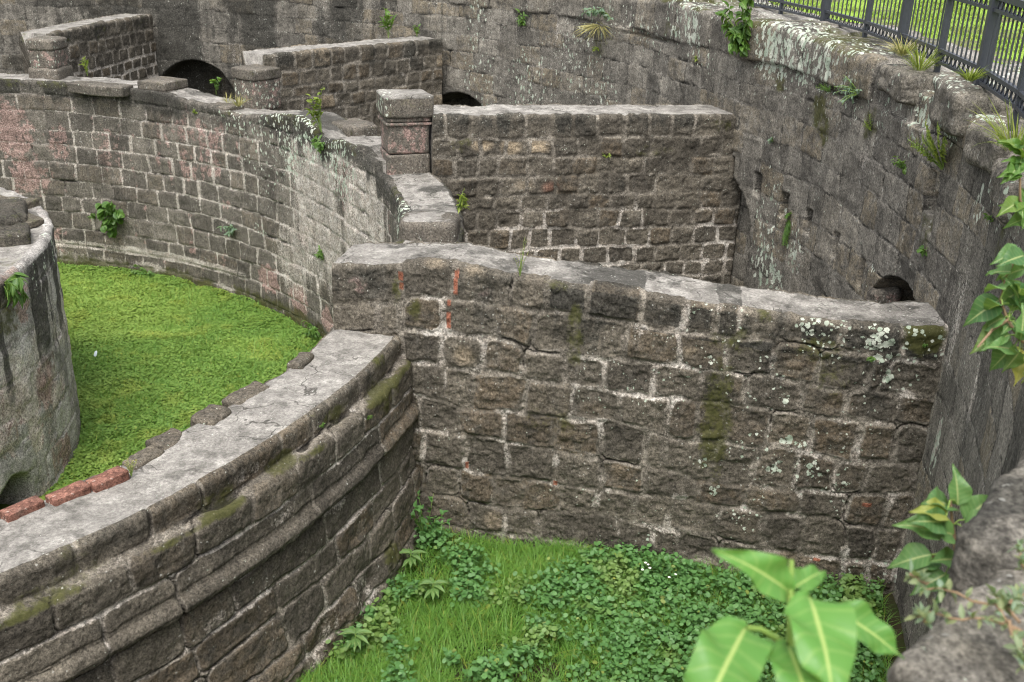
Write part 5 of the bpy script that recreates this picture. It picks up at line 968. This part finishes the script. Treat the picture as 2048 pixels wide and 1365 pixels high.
P = W1P(1850, 690); wp(P, n1, 'tiny green clump on the mossy stone at the right end of the front block wall', 'plant', 0.05, 0.08, 5, 6, 0.018, 0.012, 'round', 'leaf', 0.3, 0.3)

# ---- the grassy pocket: weeds that can be told apart
def dz(px, py): return onz(px, py, Z_DITCH)
GW = 'broad-leaved weeds in the near grass'
P = dz(852, 1090); sprig('weed', P, UP, 'dark three-leaved vine in the corner where the moulded wall meets the front block wall', 'plant', 0.32, 0.4, 14, 9, 0.055, 0.042, 'ovate', 'dleaf', 0.1, 0.9, GW)
for px, py, lb in ((822, 1128, 'pale lance-leaved weed in the grass corner, the upper one against the mossy foot'), (866, 1190, 'pale lance-leaved weed standing free in the grass near the corner'), (712, 1292, 'pale lance-leaved weed beside the foot of the moulded wall at the bottom')):
    P = dz(px, py+22); sprig('weed', P, UP, lb, 'plant', 0.30, 0.12, 3, 0, 0.12, 0.04, 'lance', 'gleaf', 0, 1.0, GW) if False else None
    t = thing('weed', P, lb, 'plant', GW); lm = LM(); m = MB(); tp = P+UP*0.22; m.tube(bez(P-UP*0.03, P+UP*0.1+rv(3, 0.02), tp, 7), 0.005, 6)
    for k in range(11):
        a = k*2.4; r_ = 0.35+0.5*(k % 3)/3; lm.leaf(tp-UP*0.02*(k % 4), [cos(a), sin(a), 0.55-r_*0.6], UP, 0.12+0.03*rng.random(), 0.042, 'lance', 0.6, 0.25, 7, 2, 0.5+0.5*rng.random(), 0.05)
    placed('stem', m.mesh('stem', M['gstem'], True), P, t); placed('foliage', lm.mesh('foliage', M['fig']), P, t)
P = dz(1752, 1205); sprig('weed', P, UP, 'little green weed where the front block wall meets the outer wall', 'plant', 0.16, 0.16, 7, 8, 0.035, 0.026, 'ovate', 'leaf', 0.1, 0.9, GW)
P = dz(1315, 1180); t = sprig('weed', P, UP, 'weed with tiny white flower heads at the foot of the front block wall', 'plant', 0.24, 0.3, 9, 8, 0.05, 0.042, 'round', 'dleaf', 0.1, 0.9, GW)
fm = NT('white_petals').fin((0.75, 0.75, 0.68), 0.7); lm = LM()
for k in range(7):
    q = P+np.array([rv(1, 0.16)[0], rv(1, 0.10)[0], 0.16+0.10*rng.random()])
    for j in range(5): lm.leaf(q, [cos(j*1.26), sin(j*1.26), 0.5], UP, 0.016, 0.012, 'round', 0.2, 0.1, 3, 1)
placed('flower', lm.mesh('flower', fm), P, t)

# ---- grass and ground cover
def blades(name, XY, zf, Lm, Wm, mat, label_kind='stuff', bend=0.8, seed=0, hue=None):
    r = np.random.default_rng(seed); n = len(XY); L = Lm*(0.35+1.1*r.random(n)**1.6)*(0.6+0.9*fbm(np.concatenate([XY, 0*XY[:, :1]], 1), 2.2, 3, seed+60)); W = Wm*(0.7+0.6*r.random(n)); a = r.random(n)*2*pi*1.1+fbm(np.concatenate([XY, 0*XY[:, :1]], 1), 1.7, 3, seed+70)*14
    P0 = np.concatenate([XY, zf(np.concatenate([XY, np.zeros((n, 1))], 1))[:, None]], 1); d = np.stack([np.cos(a), np.sin(a), 0*a], 1); sd = np.stack([-np.sin(a), np.cos(a), 0*a], 1)
    ln = 0.15+0.45*r.random(n); bd = bend*(0.3+r.random(n)); V = []; ts = (0, 0.4, 0.75, 1.0)
    for t in ts:
        c = P0+d*(L*(ln*t+bd*0.5*t*t))[:, None]+np.array([0, 0, 1.0])*(L*(t-0.32*bd*t*t))[:, None]; w = W*(1-t)**0.7*0.5
        V += [c-sd*w[:, None], c+sd*w[:, None]] if t < 1 else [c]
    V = np.stack(V, 1); k = np.arange(n)[:, None]*7
    Q = np.concatenate([k+np.array([[0, 1, 3, 2]]), k+np.array([[2, 3, 5, 4]])]); T = k+np.array([[4, 5, 6]])
    rn = np.clip(r.random(n)*0.6+(hue if hue is not None else 0.2), 0, 1); ye = 0.5*(r.random(n) > 0.93)
    A = np.stack([np.broadcast_to(np.array([0, 0, .4, .4, .75, .75, 1.0]), (n, 7)), np.full((n, 7), 0.8), np.repeat(rn[:, None], 7, 1), np.repeat(ye[:, None], 7, 1)], -1)
    return mesh_np(name, V.reshape(-1, 3), Q, T, dict(lc=A.reshape(-1, 4)), [mat])
def leaflets(name, C0, size, mat, seed=0, k=6, tilt=0.5, hue=None):
    """round leaflets as small tilted polygons"""
    r = np.random.default_rng(seed); n = len(C0); s_ = size*(0.6+0.8*r.random(n)); nn = np.stack([(r.random(n)-.5)*2*tilt, (r.random(n)-.5)*2*tilt, np.ones(n)], 1); nn /= np.linalg.norm(nn, axis=1, keepdims=True)
    a = r.random(n)*2*pi; t = np.stack([np.cos(a), np.sin(a), 0*a], 1); t -= nn*(t*nn).sum(1, keepdims=True); t /= np.linalg.norm(t, axis=1, keepdims=True); b = np.cross(nn, t); an = np.arange(k)*2*pi/k
    V = C0[:, None]+(t[:, None]*np.cos(an)[None, :, None]*1.15+b[:, None]*np.sin(an)[None, :, None]*0.9)*s_[:, None, None]*0.5
    F = np.arange(n*k).reshape(n, k); rn = np.clip(r.random(n)*0.7+(hue if hue is not None else 0.1), 0, 1)
    A = np.stack([np.broadcast_to((np.cos(an)+1)/2, (n, k)), np.broadcast_to(0.5+0.5*np.sin(an), (n, k)), np.repeat(rn[:, None], k, 1), np.repeat((0.35*(r.random(n) > 0.985)+0.16*sstep(0.58, 0.70, fbm(C0, 3.1, 3, seed+400)))[:, None], k, 1)], -1)
    return mesh_np(name, V.reshape(-1, 3), None, None, dict(lc=A.reshape(-1, 4)), [mat], polys=F, smooth=False)
def scatter(n, th0, th1, r0, r1, r, side=None):
    t = np.radians(th0+(th1-th0)*r.random(n)); R = np.sqrt(r0**2+(r1**2-r0**2)*r.random(n)); P = np.stack([CX+R*np.cos(t), CY+R*np.sin(t)], 1)
    return P if side is None else P[side(P)]
r = np.random.default_rng(11)
inpocket = lambda P: ((P-W1A)@np.array([-d1[1], d1[0]]) < -0.02) & (P[:, 1] > 4.9)
P = scatter(150000, -32, -6, 7.72, 11.75, r, inpocket); P3 = np.concatenate([P, 0*P[:, :1]], 1)
den = fbm(P3, 1.3, 3, 900); keep = r.random(len(P)) < 0.35+0.65*sstep(0.35, 0.6, den)*sstep(11.9, 11.2, np.hypot(P[:, 0]-CX, P[:, 1]-CY)); P = P[keep]
hu = 0.45*(fbm(np.concatenate([P, 0*P[:, :1]], 1), 1.1, 3, 901)-0.25)*1.5
me = blades('grass', P, zditch, 0.135, 0.0064, M['grass'], bend=1.3, seed=1, hue=hu); tag(placed('grass', me, (1.2, 6.6, Z_DITCH)), 'long green grass filling the sunken pocket at the foot of the front block wall', 'grass', kind='stuff')
# trefoil ground cover: mounds of leaflets
c = scatter(7000, -32, -6, 7.75, 11.65, r, inpocket); w = 0.5*fbm(np.concatenate([c, 0*c[:, :1]], 1), 0.9, 3, 902)+0.5*fbm(np.concatenate([c, 0*c[:, :1]], 1), 4.0, 3, 903)+0.10*sstep(8.6, 10.4, np.hypot(c[:, 0]-CX, c[:, 1]-CY)); c = c[w > 0.535+0.07*(r.random(len(c))-.5)]
k = 7; C0 = np.repeat(c, k, 0)+(r.random((len(c)*k, 2))-.5)*0.11; z0 = zditch(np.concatenate([C0, 0*C0[:, :1]], 1))+0.05+0.13*r.random(len(C0)); C0 = np.concatenate([C0, z0[:, None]], 1)
me = leaflets('ground_cover', C0, 0.034, M['dleaf'], 3, 7, 0.7, hue=0.5*fbm(C0, 1.5, 3, 904)-0.05); tag(placed('ground_cover', me, (1.8, 6.4, Z_DITCH)), 'round-leaved creeping ground cover among the near grass, thickest at right', 'ground cover', kind='stuff')
# the court: low creeping cover
vis = lambda P: (P[:, 0]*1.0 > -9.6) & (P[:, 1] > 6.5) & (np.hypot(P[:, 0]-CX, P[:, 1]-CY) > 3.5)
P = scatter(430000, -40, 105, 3.5, 7.1, r, vis); X3 = np.concatenate([P, 0*P[:, :1]], 1); big = fbm(X3, 0.55, 3, 910); md = fbm(X3, 2.6, 3, 911)
z0 = zcourt(X3)+0.01+0.11*md*r.random(len(P)); rr = np.hypot(P[:, 0]-CX, P[:, 1]-CY); nw = sstep(6.3, 7.0, rr)
hu = 0.75*sstep(0.40, 0.60, big)*(1-nw)-0.15+0.6*(md-0.5)
M['cover'] = leaf_mat('creeping_cover', (0.120, 0.240, 0.042), (0.290, 0.410, 0.085), (0.2, 0.3, 0.05), 0.6, 0.3)
me = leaflets('ground_cover', np.concatenate([P, z0[:, None]], 1), 0.028, M['cover'], 4, 4, 0.55, hue=hu); tag(placed('ground_cover', me, (-4.5, 12, Z_COURT)), 'bright green low creeping cover carpeting the inner court', 'ground cover', kind='stuff')
P = scatter(60000, -40, 105, 3.5, 7.1, r, vis); X3 = np.concatenate([P, 0*P[:, :1]], 1)
me = blades('grass', P, zcourt, 0.10, 0.008, M['grass'], seed=5, hue=0.5*sstep(0.42, 0.62, fbm(X3, 0.55, 3, 910))); tag(placed('grass', me, (-4.4, 11.5, Z_COURT)), 'short grass growing through the bright cover of the inner court', 'grass', kind='stuff')
# lawn beyond the fence
P = scatter(120000, -12, 42, 12.8, 27, r); X3 = np.concatenate([P, 0*P[:, :1]], 1); P = P[fbm(X3, 1.1, 3, 920)+0.3*(r.random(len(P))-.5) > 0.47]
me = blades('grass', P, zlawn, 0.06, 0.012, M['yleaf'], seed=6, hue=0.0); tag(placed('grass', me, (8, 14, -1.27)), 'bright yellow-green mown lawn grass beyond the iron fence', 'grass', kind='stuff')
# scrap of litter in the court
P = onz(190, 714, Z_COURT+0.08); m = MB(); lm = LM(); lm.leaf(P, [0.2, 0.3, 1], [0.3, -1, 0.3], 0.09, 0.04, 'blong', 0.8, 0.4, 6, 2)
tag(placed('litter_scrap', lm.mesh('litter', NT('white_plastic').fin((0.62, 0.70, 0.74), 0.4)), P), 'crumpled scrap of white plastic lying in the green inner court', 'litter')
